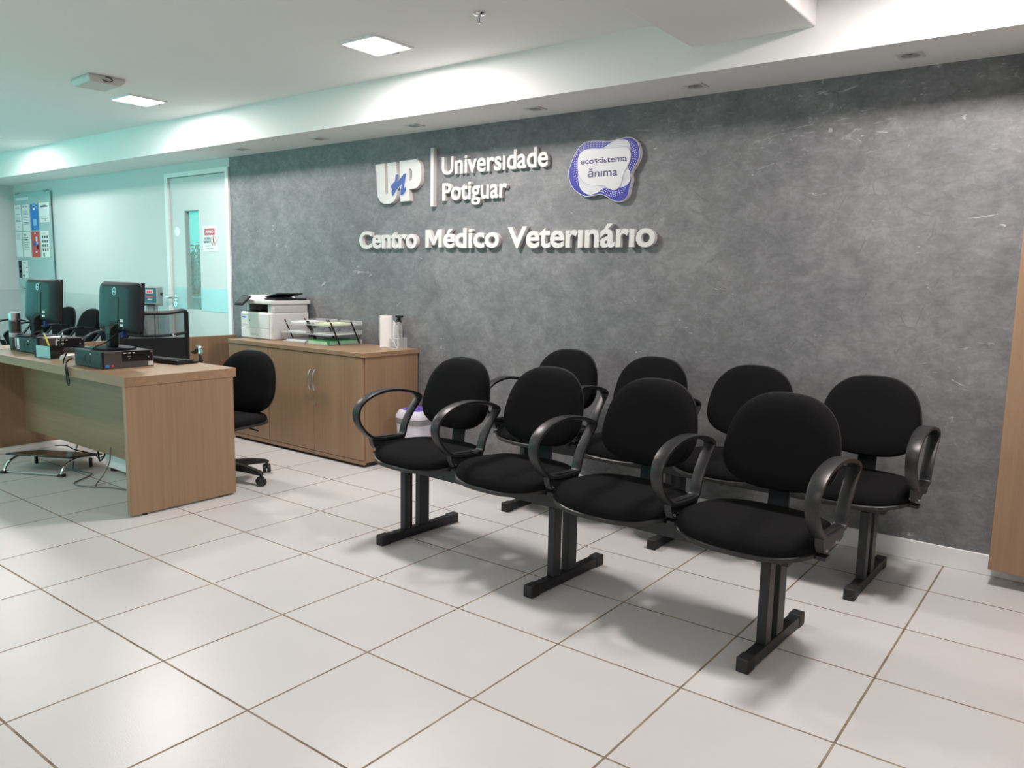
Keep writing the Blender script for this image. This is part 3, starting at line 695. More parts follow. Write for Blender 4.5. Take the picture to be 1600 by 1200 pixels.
tag(part('worktop', MB().bx(-4.900, -3.358, CY0-0.004, CY1+0.004, CZ-0.030, CZ, WX), bevel=0.0015), 'oak coloured worktop lying across both cabinets', 'worktop')

# ------------------------------------------------------------------ printer
t = thing('printer', 'white multifunction office printer with tilted control screen on the worktop', 'printer', (-4.757, 1.433, CZ))
part('body', MB().bx(-0.20, 0.20, 0.0, 0.345, 0.0, 0.208, PRW), t, 0.012, seg=3)
part('paper_drawer', MB().bx(-0.192, 0.165, -0.006, 0.004, 0.008, 0.082, PRW), t, 0.002)
part('drawer_grip', MB().bx(-0.065, 0.03, -0.009, -0.005, 0.030, 0.044, PRG), t)
part('front_door', MB().bx(-0.192, 0.165, -0.006, 0.004, 0.086, 0.196, PRW), t, 0.002)
part('maker_badge', MB().bx(-0.178, -0.130, -0.0075, -0.0055, 0.160, 0.170, BLUEP), t, label='small blue badge')
part('print_marks', MB().bx(-0.172, -0.105, -0.0075, -0.0055, 0.105, 0.111, PRG).bx(-0.182, -0.10, -0.0075, -0.0055, 0.182, 0.187, PRG).bx(-0.085, -0.072, -0.0075, -0.0055, 0.135, 0.146, TEXTM), t)
part('output_tray', MB().bx(-0.155, 0.138, 0.015, 0.30, 0.2075, 0.212, DKPL), t, label='dark output recess floor')
part('pillar', MB().bx(0.140, 0.195, 0.005, 0.335, 0.205, 0.272, PRW), t, 0.004)
part('pillar', MB().bx(-0.195, -0.158, 0.05, 0.335, 0.205, 0.272, PRG), t, 0.004)
part('recess_back', MB().bx(-0.158, 0.140, 0.21, 0.335, 0.205, 0.272, DKPL), t)
part('side_panel_line', MB().bx(0.199, 0.2015, 0.03, 0.32, 0.212, 0.252, PRG), t)
part('scanner', MB().bx(-0.20, 0.215, -0.020, 0.352, 0.272, 0.302, PRW), t, 0.006)
part('document_feeder', MB().loft([[(-0.175, 0.00, 0.302), (0.085, 0.00, 0.302), (0.085, 0.34, 0.302), (-0.175, 0.34, 0.302)], [(-0.150, 0.04, 0.338), (0.02, 0.04, 0.332), (0.02, 0.33, 0.332), (-0.150, 0.33, 0.338)]], PRW, smooth=False), t, 0.006)
part('feeder_tray', MB().faces([Vector(p) for p in ((0.02,0.04,0.306),(0.20,0.04,0.330),(0.20,0.31,0.330),(0.02,0.31,0.306),(0.02,0.04,0.314),(0.20,0.04,0.340),(0.20,0.31,0.340),(0.02,0.31,0.314))], [(0,3,2,1),(4,5,6,7),(0,1,5,4),(1,2,6,5),(2,3,7,6),(3,0,4,7)], DKPL) and MB().bx(0.03, 0.205, 0.03, 0.32, 0.303, 0.316, DKPL), t, label='dark paper tray of the feeder')
part('upper_tray', MB().box((0.10, 0.18, 0.338), (0.17, 0.24, 0.008), DKPL, Matrix.Rotation(math.radians(-10), 3, 'Y')), t)
scr = part('control_panel', MB().box((0, 0, 0), (0.125, 0.105, 0.014), DKPL), t, 0.004, (-0.075, -0.065, 0.297), (math.radians(42), 0, math.radians(-6)))
part('screen', MB().box((0, 0, 0.0078), (0.102, 0.078, 0.002), mat('grey lcd', (0.045, 0.055, 0.055), 0.35)), scr)

# ------------------------------------------------------------------ letter trays
def trays(label, loc, rz, fills, n=3):
    t = thing('letter_trays', label, 'letter trays', loc, rz, 'stacked clear letter trays')
    for k in range(n):
        z = 0.003+k*0.068; dy = k*0.0
        mb = MB().bx(-0.125, 0.125, -0.165+dy, 0.150+dy*0.3, z, z+0.003, ACRYL)
        mb.bx(-0.125, -0.122, -0.15+dy, 0.150+dy*0.3, z, z+0.028, ACRYL).bx(0.122, 0.125, -0.15+dy, 0.150+dy*0.3, z, z+0.028, ACRYL).bx(-0.125, 0.125, 0.147+dy*0.3, 0.150+dy*0.3, z, z+0.03, ACRYL)
        mb.box((0, -0.168+dy, z+0.004), (0.25, 0.004, 0.009), ACRYL)
        part('tray', mb, t)
    for x in (-0.128, 0.128):
        for y in (-0.115, 0.07):
            part('riser', MB().tube([(x, y+0.050, 0.008), (x, y-0.030, 0.168)], 0.0058, BLK, 8), t)
    return t
def sheet(name, label, cat, loc, rz, sx, sy, sz, m, group=None, edge=None, tilt=0.0):
    mb = MB().bx(-sx/2, sx/2, -sy/2, sy/2, 0, sz, m)
    if edge: mb.bx(-sx/2-0.001, sx/2+0.001, -sy/2-0.001, -sy/2+0.0, 0, sz*0.8, edge)
    o = part(name, mb, None, 0.0008, loc, (tilt, 0, rz)); return tag(o, label, cat, group)
TA, TB = (-4.318, 1.610, CZ), (-4.034, 1.606, CZ)
trays('clear three tier letter trays with black risers standing right beside the printer', TA, math.radians(1), None)
trays('clear three tier letter trays with black risers holding a green folder', TB, math.radians(-1.5), None)
g = 'paper stacks in the letter trays'
sheet('paper_stack', 'white paper stack in the bottom letter tray beside the printer', 'papers', (TA[0], TA[1]-0.01, CZ+0.0065), 0.03, 0.21, 0.28, 0.012, PAPER, g)
sheet('paper_stack', 'white paper stack in the middle letter tray beside the printer', 'papers', (TA[0]-0.01, TA[1]+0.0, CZ+0.0745), -0.02, 0.21, 0.25, 0.010, PAPER, g)
sheet('paper_stack', 'white paper stack in the top letter tray beside the printer', 'papers', (TA[0], TA[1]+0.0, CZ+0.1425), 0.04, 0.21, 0.21, 0.012, PAPER, g)
sheet('paper_stack', 'pale yellow paper stack in the top letter tray above the green folder', 'papers', (TB[0], TB[1]+0.0, CZ+0.1425), -0.04, 0.21, 0.22, 0.012, YELP, g)
sheet('paper_stack', 'grey white paper stack in the middle letter tray above the green folder', 'papers', (TB[0], TB[1]+0.0, CZ+0.0745), -0.06, 0.21, 0.24, 0.006, PAPER, g)
sheet('folder', 'green card folder in the bottom letter tray nearest the paper towel roll', 'folder', (TB[0]-0.005, TB[1]-0.012, CZ+0.0065), -0.05, 0.225, 0.29, 0.026, GREENF, None, LGREEN)

# ------------------------------------------------------------------ paper towel, stand, spray bottle
t = thing('paper_towel_roll', 'white paper towel roll standing upright on the worktop', 'paper towel', (-3.600, 1.705, CZ))
n = 40; pts = []
for k in range(n): pts.append((0.046*math.cos(2*PI*k/n), 0.046*math.sin(2*PI*k/n)))
core = [(0.018*math.cos(2*PI*k/20), 0.018*math.sin(2*PI*k/20)) for k in range(20)]
part('roll', MB().prism([pts, core], 0, 0.228, TISSUE, 'xy'), t)
part('loose_sheet', MB().loft([[(0.0475*math.cos(a), 0.0475*math.sin(a), 0.003), (0.0475*math.cos(a), 0.0475*math.sin(a), 0.215 - 0.02*math.sin(a*2)), (0.049*math.cos(a), 0.049*math.sin(a), 0.215-0.02*math.sin(a*2)), (0.049*math.cos(a), 0.049*math.sin(a), 0.003)] for a in [-1.3+0.16*k for k in range(14)]] + [[(0.075, 0.055, 0.003), (0.070, 0.050, 0.150), (0.0715, 0.052, 0.150), (0.0765, 0.057, 0.003)]], TISSUE), t)
t = thing('acrylic_stand', 'small clear acrylic stand with white edges right of the paper towel roll', 'stand', (-3.492, 1.715, CZ))
part('shelf', MB().bx(-0.045, 0.045, -0.045, 0.045, 0.070, 0.0735, ACRYL), t)
part('side', MB().bx(0.042, 0.045, -0.045, 0.045, 0, 0.070, ACRYL), t); part('side', MB().bx(-0.045, -0.042, -0.045, 0.045, 0, 0.070, ACRYL), t)
part('edge_frame', MB().box((0.043, -0.046, 0.035), (0.006, 0.003, 0.07), PALE).box((0, -0.046, 0.071), (0.09, 0.003, 0.005), PALE).box((0.012, -0.046, 0.036), (0.004, 0.003, 0.082), PALE, Matrix.Rotation(math.radians(-38), 3, 'Y')).box((0, -0.046, 0.002), (0.09, 0.003, 0.004), PALE), t, label='white edges and diagonal brace')
t = thing('spray_bottle', 'clear spray bottle with black trigger standing on the acrylic stand', 'spray bottle', (-3.498, 1.725, CZ+0.0735))
part('bottle', MB().lathe([(0.026, 0), (0.028, 0.005), (0.028, 0.075), (0.020, 0.100), (0.011, 0.112), (0.011, 0.120)], (0,0,0), BOTTLE), t)
part('dip_tube', MB().tube([(0, 0, 0.118), (0.002, 0, 0.06), (-0.012, 0, 0.006)], 0.0022, PALE, 6), t)
hd = part('spray_head', MB().lathe([(0.013, 0.112), (0.014, 0.130), (0.010, 0.134), (0.010, 0.144)], (0,0,0), BLK).bx(-0.022, 0.030, -0.009, 0.009, 0.142, 0.158, BLK), t, 0.002)
part('nozzle', MB().cyl((0.030, 0, 0.151), (0.040, 0, 0.151), 0.008, BLK, n=14), hd)
part('trigger', MB().tube([(0.018, 0, 0.143), (0.020, 0, 0.128), (0.028, 0, 0.108)], [0.005, 0.0045, 0.0035], BLK, 8), hd)

# ------------------------------------------------------------------ waste bin
t = thing('waste_bin', 'white bin with a purple lid standing beside the cabinet behind the front seats', 'bin', (-3.13, 1.545, 0))
rr = lambda a, b, z: [(u, v, z) for u, v in superell(36, a, b, 5)]
part('body', MB().loft([rr(0.098, 0.098, 0.0), rr(0.116, 0.116, 0.33), rr(0.108, 0.108, 0.332)], LILAC), t)
part('bin_bag', MB().loft([rr(0.1185, 0.1185, 0.305), rr(0.119, 0.119, 0.338), rr(0.116, 0.116, 0.341)], BAG), t, label='grey bag edge folded over the rim')
part('lid_frame', MB().loft([rr(0.119, 0.119, 0.342), rr(0.119, 0.119, 0.358), rr(0.102, 0.102, 0.392), rr(0.090, 0.090, 0.395)], LILAC), t)
part('flap', MB().loft([rr(0.086, 0.086, 0.3955), rr(0.084, 0.084, 0.402), rr(0.07, 0.07, 0.403)], PURPLE), t, label='purple flap')
part('latch', MB().bx(0.0, 0.05, -0.126, -0.112, 0.340, 0.356, PALE), t, 0.003)

# ------------------------------------------------------------------ task chair and mesh chair
def star_base(t, m, rad, rot0):
    hub = part('base', MB().lathe([(0.0, 0.075), (0.045, 0.075), (0.048, 0.10), (0.035, 0.125), (0.0, 0.126)], (0,0,0), m, 20), t)
    for k in range(5):
        a = rot0 + 2*PI*k/5; R = Matrix.Rotation(a, 3, 'Z')
        prof = [(0.03, 0.030, 0.078, 0.122), (rad*0.6, 0.026, 0.074, 0.110), (rad-0.01, 0.020, 0.066, 0.090), (rad+0.012, 0.012, 0.064, 0.078)]
        part('base_arm', MB().loft([[R @ Vector((x, s*hw, z)) for s, z in ((-1, z0), (1, z0), (0.75, z1), (-0.75, z1))] for x, hw, z0, z1 in prof], m), hub, 0.003)
        c = R @ Vector((rad, 0, 0)); ax = Matrix.Rotation(a+1.1, 3, 'Z') @ Vector((0, 1, 0)); q = Vector((c.x, c.y, 0.026))
        part('caster', MB().cyl(q-ax*0.024, q-ax*0.004, 0.026, CAPM, n=18).cyl(q+ax*0.004, q+ax*0.024, 0.026, CAPM, n=18).cyl(q, q+Vector((0,0,0.045)), 0.009, m, n=10)
             .box(q+Vector((0,0,0.018)), (0.03, 0.03, 0.022), m), t)
    part('gas_column', MB().cyl((0,0,0.12), (0,0,0.22), 0.025, m, n=18).cyl((0,0,0.22), (0,0,0.33), 0.014, m, n=16), t)
t = thing('task_chair', 'black fabric swivel task chair without armrests in front of the cabinets', 'chair', (-3.775, 0.505, 0), math.radians(8))
star_base(t, PLAST, 0.285, math.radians(5))
s = part('seat', seat_mb(), t, loc=(0, 0, 0.372)); part('seat_shell', seat_shell_mb(), s)
b = part('backrest', back_mb(), t, loc=(0, 0.205, 0.600)); b.scale = (1.16, 1.0, 1.10); part('backrest_shell', back_shell_mb(), b)
part('mechanism', MB().loft([[(-0.07,-0.09,0.350),(0.07,-0.09,0.350),(0.07,0.10,0.350),(-0.07,0.10,0.350)], [(-0.055,-0.06,0.310),(0.055,-0.06,0.310),(0.055,0.07,0.310),(-0.055,0.07,0.310)]], PLAST, smooth=False), t, 0.008)
part('back_support', strap(catmull([(0.06, 0.336), (0.15, 0.340), (0.195, 0.365), (0.205, 0.42), (0.225, 0.53)], 4, False), 0.062, 0.016, PLAST), t)
part('lever', MB().tube([(0.06, 0.0, 0.345), (0.20, 0.01, 0.350), (0.275, 0.02, 0.338)], 0.005, BLK, 8), t)
def mesh_chair():
    ang = math.atan2(-0.95, -0.30)   # local -y (front) points to (-0.95, 0.30)
    t = thing('mesh_office_chair', 'black mesh back office chair with chrome arm supports behind the monitors', 'chair', (-5.20, 0.80, 0), math.radians(-107.5))
    star_base(t, CHROME, 0.27, 0.3)
    s = part('seat', seat_mb(), t, loc=(0, 0, 0.43)); part('seat_shell', seat_shell_mb(), s)
    part('mechanism', MB().bx(-0.07, 0.07, -0.08, 0.12, 0.325, 0.402, PLAST), t, 0.01)
    Z0, Z1, HW = 0.52, 1.0, 0.215
    crv = lambda u, v: 0.235 + 0.10*(v-Z0) - 0.35*u*u
    top = catmull([(-HW, 0.986), (-HW*0.85, 0.995), (-0.1, 0.982), (0.0, 0.980), (0.1, 0.982), (HW*0.85, 0.995), (HW, 0.986)], 4, False)
    fr = MB()
    fr.tube([(p.x, crv(p.x, p.y), p.y) for p in top], 0.015, PLAST, 8)
    for sg in (-1, 1):
        fr.tube([(sg*HW*k, crv(sg*HW*k, z), z) for k, z in ((1.0, 0.986), (1.01, 0.90), (1.03, 0.75), (1.03, 0.62), (0.95, 0.54), (0.7, 0.515))], 0.017, PLAST, 8)
    fr.tube([(u, crv(u, 0.515), 0.515) for u in (-HW*0.7, -0.08, 0.08, HW*0.7)], 0.015, PLAST, 8)
    f = part('back_frame', fr, t)
    def sheetmb(z0, z1, m, off=0.0):
        rows = [[Vector((u*HW*1.0, crv(u*HW, z)+off, z)) for u in [-1+0.2*k for k in range(11)]] for z in [z0+(z1-z0)*j/6 for j in range(7)]]
        mb = MB(); vs = [v for r in rows for v in r]; mb.faces(vs, [(j*11+k, j*11+k+1, (j+1)*11+k+1, (j+1)*11+k) for j in range(6) for k in range(10)], m); return mb
    part('back_mesh', sheetmb(0.80, 0.982, MESH), f, label='see-through upper mesh')
    part('lumbar_panel', sheetmb(0.515, 0.80, DKPL, 0.008), f, label='solid dark lower back panel')
    part('cross_bar', MB().tube([(u*HW, crv(u*HW, 0.835)+0.012, 0.835-0.02*(1-u*u)) for u in (-1, -0.6, -0.2, 0.2, 0.6, 1)], 0.010, DKPL, 8), f)
    part('small_mark', MB().bx(-0.135, -0.115, crv(0.125, 0.83)+0.0225, crv(0.125, 0.83)+0.0235, 0.812, 0.818, PALE).bx(-0.122, -0.112, crv(0.12, 0.83)+0.0225, crv(0.12, 0.83)+0.0235, 0.818, 0.832, PALE), f, label='small white mark on the crossbar')
    part('back_support', strap(catmull([(0.05, 0.36), (0.18, 0.37), (0.245, 0.42), (0.255, 0.53)], 4, False), 0.06, 0.02, PLAST), t)
    for sg in (-1, 1):
        x = sg*0.335
        a = part('armrest', MB().tube([(x, -0.10, 0.655), (x, -0.02, 0.662), (x, 0.06, 0.69), (x, 0.10, 0.705)], [0.014, 0.018, 0.016, 0.012], PLAST, 10), t)
        part('arm_support', MB().tube(catmull([(x, 0.09, 0.708), (x, 0.135, 0.705), (x, 0.158, 0.67), (x*1.0, 0.160, 0.62)], 4, False), 0.017, CHROME, 10)
             .tube([(x, 0.160, 0.63), (x*0.98, 0.150, 0.52), (x*0.9, 0.12, 0.43), (x*0.5, 0.08, 0.385), (0.06*sg, 0.05, 0.37)], 0.015, PLAST, 10), a, label='chrome elbow of the armrest')
    return t
mesh_chair()

# ------------------------------------------------------------------ computers on the desk
def desktop_pc(label, loc, rz):
    t = thing('desktop_computer', label, 'computer', loc, rz, 'slim desktop computers')
    # local: front faces +x, width along y
    part('case', MB().bx(-0.32, -0.012, -0.145, 0.145, 0.003, 0.094, PCM), t, 0.003)
    f = part('front_bezel', MB().bx(-0.012, 0.004, -0.146, 0.146, 0.001, 0.096, PCF), t, 0.003)
    part('bezel_edge', MB().bx(-0.013, 0.0045, -0.1465, -0.134, 0.001, 0.0965, BLK), f)
    part('drive_bay', MB().bx(0.0035, 0.0052, -0.035, 0.138, 0.036, 0.092, BLK), f, label='glossy black drive panel')
    part('ports', MB().bx(0.005, 0.0060, -0.028, -0.012, 0.080, 0.086, PRG).bx(0.005, 0.0060, 0.0, 0.014, 0.080, 0.086, PRG).bx(0.005, 0.0060, 0.024, 0.036, 0.080, 0.086, PRG)
         .bx(0.005, 0.0060, -0.006, 0.012, 0.062, 0.065, PRG).bx(0.005, 0.0060, -0.002, 0.010, 0.050, 0.053, PRG).bx(0.005, 0.0060, 0.112, 0.118, 0.052, 0.058, PRG), f)
    part('power_button', MB().cyl((0.004, 0.13, 0.085), (0.0065, 0.13, 0.085), 0.005, STEEL, n=12), f)
    part('sticker', MB().bx(0.004, 0.0052, -0.128, -0.106, 0.010, 0.024, BLUEP), f, label='small blue sticker')
    part('sticker', MB().bx(0.004, 0.0052, -0.098, -0.084, 0.010, 0.022, REDP), f, label='small red sticker')
    part('badge', MB().bx(0.004, 0.0052, 0.112, 0.140, 0.006, 0.030, PRG), f)
    part('side_mark', MB().bx(-0.13, -0.12, -0.1462, -0.145, 0.072, 0.082, PALE).bx(-0.055, -0.045, -0.1462, -0.145, 0.078, 0.082, BLK), t)
    part('side_emboss', MB().tube([(-0.16+0.03*math.cos(a), -0.1455, 0.05+0.03*math.sin(a)) for a in [2*PI*k/20 for k in range(20)]], 0.0012, PCM, 5, closed=True), t)
    return t
PC2 = desktop_pc('dark slim desktop computer under the nearer monitor, front grille towards the right', (-3.838, -0.036, ZD), 0)
PC1 = copy_tree(PC2); PC1.location = (-4.880, 0.055, ZD); PC1.rotation_euler = (0, 0, math.radians(2))
tag(PC1, 'dark slim desktop computer lying under the farther monitor, beside the steel flask', 'computer', 'slim desktop computers')
part('side_sticker', MB().bx(-0.285, -0.255, -0.1463, -0.1453, 0.015, 0.088, PAPER).bx(-0.277, -0.264, -0.1467, -0.1462, 0.02, 0.04, ROSE).bx(-0.312, -0.303, -0.1463, -0.1453, 0.03, 0.088, PALE), PC1, label='white and red sticker on the side of the case')
def monitor(label, loc, rz):
    t = thing('monitor', label, 'monitor', loc, rz, 'black computer monitors')
    # local: back of the screen faces -y, base at z = 0
    part('stand_base', MB().prism([superell(28, 0.12, 0.095, 5)], 0.0, 0.010, DKPL, 'xy'), t, 0.003)
    part('stand_neck', MB().bx(-0.030, 0.030, -0.028, 0.022, 0.010, 0.105, DKPL), t, 0.008)
    part('hinge_arm', MB().loft([[(-0.032,-0.030,0.08),(0.032,-0.030,0.08),(0.032,0.02,0.08),(-0.032,0.02,0.08)], [(-0.034,-0.026,0.118),(0.034,-0.026,0.118),(0.034,0.030,0.118),(-0.034,0.030,0.118)], [(-0.05,0.022,0.155),(0.05,0.022,0.155),(0.05,0.06,0.155),(-0.05,0.06,0.155)]], DKPL, smooth=False), t, 0.006)
    tl = math.radians(4)
    h = part('screen_housing', MB().loft([[(u, 0.0, v) for u, v in superell(40, 0.2475, 0.145, 12)], [(u, -0.014, v) for u, v in superell(40, 0.2475, 0.145, 12)], [(u, -0.030, v) for u, v in superell(40, 0.234, 0.136, 9)], [(u, -0.046, v) for u, v in superell(40, 0.18, 0.124, 6)], [(u, -0.048, v) for u, v in superell(40, 0.165, 0.118, 6)]], DKPL), t, loc=(0, 0.062, 0.231), rot=(-tl, 0, 0))
    part('bezel', MB().bx(-0.2485, 0.2485, -0.002, 0.008, -0.146, 0.146, BLK), h, 0.003)
    part('screen', MB().bx(-0.235, 0.235, 0.008, 0.0088, -0.130, 0.137, mat('screen glass', (0.01, 0.012, 0.015), 0.15) if 'screen glass' not in MATS else MATS['screen glass']), h)
    part('cable_cover', MB().bx(-0.055, 0.055, -0.0505, -0.044, -0.085, 0.058, DKPL), h, 0.004)
    bd = part('round_badge', MB().tube([(0.021*math.cos(a), -0.0485, 0.090+0.021*math.sin(a)) for a in [2*PI*k/24 for k in range(24)]], 0.0026, STEEL, 6, closed=True), h, label='round maker badge')
    word('DELL', -0.015, 0.015, 0.0855, 0.0095, -0.0495, 0.002, STEEL, bd, 'lettering', 0.03, one=True)
    part('sticker', MB().box((0.098, -0.0487, -0.072), (0.034, 0.0012, 0.014), PAPER).box((0.098, -0.0487, -0.098), (0.036, 0.0012, 0.014), PAPER), h, label='white asset stickers')
    part('video_plug', MB().bx(0.072, 0.100, -0.040, -0.018, -0.168, -0.128, BLUEPL), h, 0.003, label='blue video plug')
    return t
M2 = monitor('black computer monitor seen from behind on the nearer desktop computer', (-4.005, -0.035, ZD+0.0965), math.radians(-2))
M1 = copy_tree(M2); M1.location = (-5.140, 0.015, ZD+0.0965); M1.rotation_euler = (0, 0, 0)
tag(M1, 'black computer monitor seen from behind at the far end of the desk', 'monitor', 'black computer monitors')
# keyboard
t = thing('keyboard', 'black keyboard lying on the desk behind the nearer computer', 'keyboard', (-4.01, 0.262, ZD), math.radians(8))
part('body', MB().loft([[(-0.225,-0.075,0.004),(0.225,-0.075,0.004),(0.225,0.075,0.002),(-0.225,0.075,0.002)], [(-0.225,-0.075,0.026),(0.225,-0.075,0.026),(0.225,0.075,0.012),(-0.225,0.075,0.012)]], BLK, smooth=False), t, 0.003)
mb = MB()
for r in range(5):
    for k in range(15):
        x = -0.21+k*0.028; y = -0.060+r*0.026; z = 0.0245-r*0.0025
        mb.box((x+0.012, y, z+0.003), (0.022, 0.020, 0.006), DKPL)
part('keys', mb, t)
part('foot', MB().bx(-0.20, -0.17, -0.072, -0.06, 0, 0.005, CAPM), t); part('foot', MB().bx(0.17, 0.20, -0.072, -0.06, 0, 0.005, CAPM), t)
# flask
t = thing('flask', 'dark bronze insulated flask with steel cap at the left end of the desk', 'flask', (-5.300, -0.055, ZD))
part('body', MB().lathe([(0.033, 0), (0.036, 0.004), (0.036, 0.185), (0.033, 0.195)], (0,0,0), BROWNM), t)
part('cap', MB().lathe([(0.034, 0.196), (0.0345, 0.200), (0.0345, 0.240), (0.030, 0.245)], (0,0,0), STEEL), t, label='steel cap')
part('band', MB().lathe([(0.0363, 0.085), (0.0366, 0.086), (0.0366, 0.112), (0.0363, 0.113)], (0,0,0), LFRAME), t, label='grey band')
# pen holder with pens
t = thing('desk_organizer', 'small black desk organizer with a clear front holding pens on the desk', 'organizer', (-4.655, -0.105, ZD), math.radians(4))
part('tray', MB().bx(-0.11, 0.09, -0.045, 0.045, 0, 0.006, BLK), t)
part('pen_cup', MB().bx(0.01, 0.09, -0.045, -0.041, 0.006, 0.078, BLK).bx(0.01, 0.09, 0.030, 0.034, 0.006, 0.078, BLK).bx(0.01, 0.014, -0.041, 0.030, 0.006, 0.078, BLK).bx(0.086, 0.09, -0.041, 0.030, 0.006, 0.078, BLK), t)
part('low_bin', MB().bx(-0.11, -0.03, -0.045, -0.041, 0.006, 0.036, BLK).bx(-0.11, -0.03, 0.030, 0.034, 0.006, 0.036, BLK).bx(-0.11, -0.106, -0.041, 0.030, 0.006, 0.036, BLK), t)
part('clear_front', MB().bx(-0.075, 0.088, -0.048, -0.0455, 0.003, 0.074, mat('pale teal acrylic', (0.35, 0.62, 0.62), 0.2)), t, label='glossy pale front plate')
def pen(label, p, q, m, tip):
    t = thing('pen', label, 'pen', p, 0, 'pens in the organizer'); d = (Vector(q)-Vector(p))
    part('barrel', MB().tube([(0,0,0), d*0.9], 0.0048, m, 8), t); part('tip', MB().tube([d*0.9, d], [0.0048, 0.0015], tip, 8), t)
pen('yellow pen with a white end leaning left in the desk organizer', (-4.595, -0.115, ZD+0.008), (-4.685, -0.125, ZD+0.150), YEL, PALE)
pen('dark pen with a silver end leaning right in the desk organizer', (-4.600, -0.095, ZD+0.008), (-4.525, -0.085, ZD+0.158), BLK, STEEL)
pen('pale grey pen standing between the yellow and dark pens', (-4.590, -0.105, ZD+0.008), (-4.560, -0.105, ZD+0.120), PRG, PALE)
# clutter between the two computers
sheet('sticky_note_pad', 'orange red sticky note pad between the two computers', 'note pad', (-4.485, 0.035, ZD), 0.3, 0.07, 0.07, 0.012, ORANGE)
t = thing('computer_mouse', 'pale computer mouse on the desk beside the desk organizer', 'mouse', (-4.46, -0.085, ZD), 0.4)
part('shell', MB().loft([[(u, v, z) for u, v in superell(24, 0.033*k, 0.055*k, 2.4)] for k, z in ((1.0, 0.001), (1.02, 0.012), (0.9, 0.026), (0.6, 0.033), (0.25, 0.035))], PRG), t)
part('wheel', MB().cyl((-0.004, -0.02, 0.033), (0.004, -0.02, 0.033), 0.006, CAPM, n=12), t)
sheet('paper_sheets', 'loose white sheets lying on top of the farther computer', 'papers', (-4.955, 0.015, ZD+0.0972), 0.25, 0.10, 0.15, 0.004, PAPER)
sheet('paper_sheets', 'white sheets lying on the desk behind the monitors, beside the mesh chair', 'papers', (-4.52, 0.24, ZD), 0.4, 0.21, 0.20, 0.006, PAPER)
t = thing('network_switch', 'small black network box with a green light between the two computers', 'network box', (-4.70, 0.175, ZD), 0.15)
part('case', MB().bx(-0.08, 0.08, -0.05, 0.05, 0, 0.045, BLK), t, 0.004); part('status_light', MB().bx(0.080, 0.082, -0.02, -0.006, 0.024, 0.036, GLED), t, label='lit green status light')
def cable(name, label, pts, r, m, cat='cable', group=None, k=5):
    o = part(name, MB().tube(catmull([Vector(p) for p in pts], k, False), r, m, 7)); return tag(o, label, cat, group)
cable('video_cable', 'black video cable running from the nearer monitor over its computer', [(-3.92, -0.012, 0.945), (-3.90, -0.075, 0.92), (-3.92, -0.105, 0.885), (-3.98, -0.15, 0.852), (-4.02, -0.145, 0.842), (-4.10, -0.175, 0.842), (-4.165, -0.20, 0.83), (-4.185, -0.225, 0.78), (-4.18, -0.235, 0.745)], 0.0035, BLK)
cable('hanging_cable', 'black cable loop hanging over the front edge of the desk', [(-4.14, -0.20, 0.780), (-4.11, -0.235, 0.775), (-4.085, -0.262, 0.755), (-4.075, -0.266, 0.70), (-4.07, -0.266, 0.655), (-4.055, -0.266, 0.640), (-4.045, -0.266, 0.665), (-4.055, -0.268, 0.72), (-4.075, -0.262, 0.765), (-4.10, -0.225, 0.785)], 0.0045, BLK)
cable('desk_cable', 'thin dark cable lying across the desk at the far left end', [(-5.33, -0.13, ZD+0.003), (-5.42, -0.155, ZD+0.003), (-5.52, -0.20, ZD+0.003), (-5.60, -0.225, ZD+0.003)], 0.0025, BLK)
cable('coiled_cable', 'tangled black cable on top of the farther computer', [(-4.93, -0.09, ZD+0.102), (-4.905, -0.06, ZD+0.125), (-4.94, -0.03, ZD+0.145), (-4.97, -0.07, ZD+0.128), (-4.95, -0.10, ZD+0.102), (-4.91, -0.08, ZD+0.102), (-4.905, -0.03, ZD+0.103)], 0.004, BLK)

# ------------------------------------------------------------------ under the desk
t = thing('footrest', 'tilted black footrest on curved chrome legs under the desk', 'footrest', (-4.83, -0.065, 0), math.radians(28))
part('plate', MB().box((0, 0.03, 0.090), (0.46, 0.30, 0.012), BLK, Matrix.Rotation(math.radians(-8), 3, 'X')), t, 0.004)
for x in (-0.20, 0.20):
    lg = part('leg', MB().tube(catmull([(x, 0.10, 0.070), (x, 0.0, 0.082), (x, -0.08, 0.080), (x, -0.14, 0.052), (x, -0.165, 0.012)], 4, False), 0.008, CHROME, 10), t)
    part('rubber_foot', MB().bx(x-0.018, x+0.018, -0.185, -0.145, 0, 0.018, CAPM), lg, 0.004)
    part('rubber_foot', MB().bx(x-0.008, x+0.008, 0.09, 0.11, 0, 0.062, CAPM), lg, 0.004)
part('cross_tube', MB().tube([(-0.20, -0.165, 0.012), (0.20, -0.165, 0.012)], 0.006, LFRAME, 8), t)
t = thing('power_backup_unit', 'white box on black feet under the desk behind the modesty panel', 'electronics box', (-4.36, 0.27, 0))
part('case', MB().bx(-0.19, 0.19, -0.13, 0.13, 0.026, 0.20, WHITE), t, 0.005)
for x in (-0.14, 0.14):
    for y in (-0.1, 0.1): part('foot', MB().cyl((x, y, 0), (x, y, 0.026), 0.02, CAPM, n=14), t)
tag(part('cable_duct', MB().bx(-5.56, -5.50, -0.18, 0.33, 0, 0.035, WHITE), bevel=0.004), 'pale cable duct on the floor along the left side panel under the desk', 'cable duct')
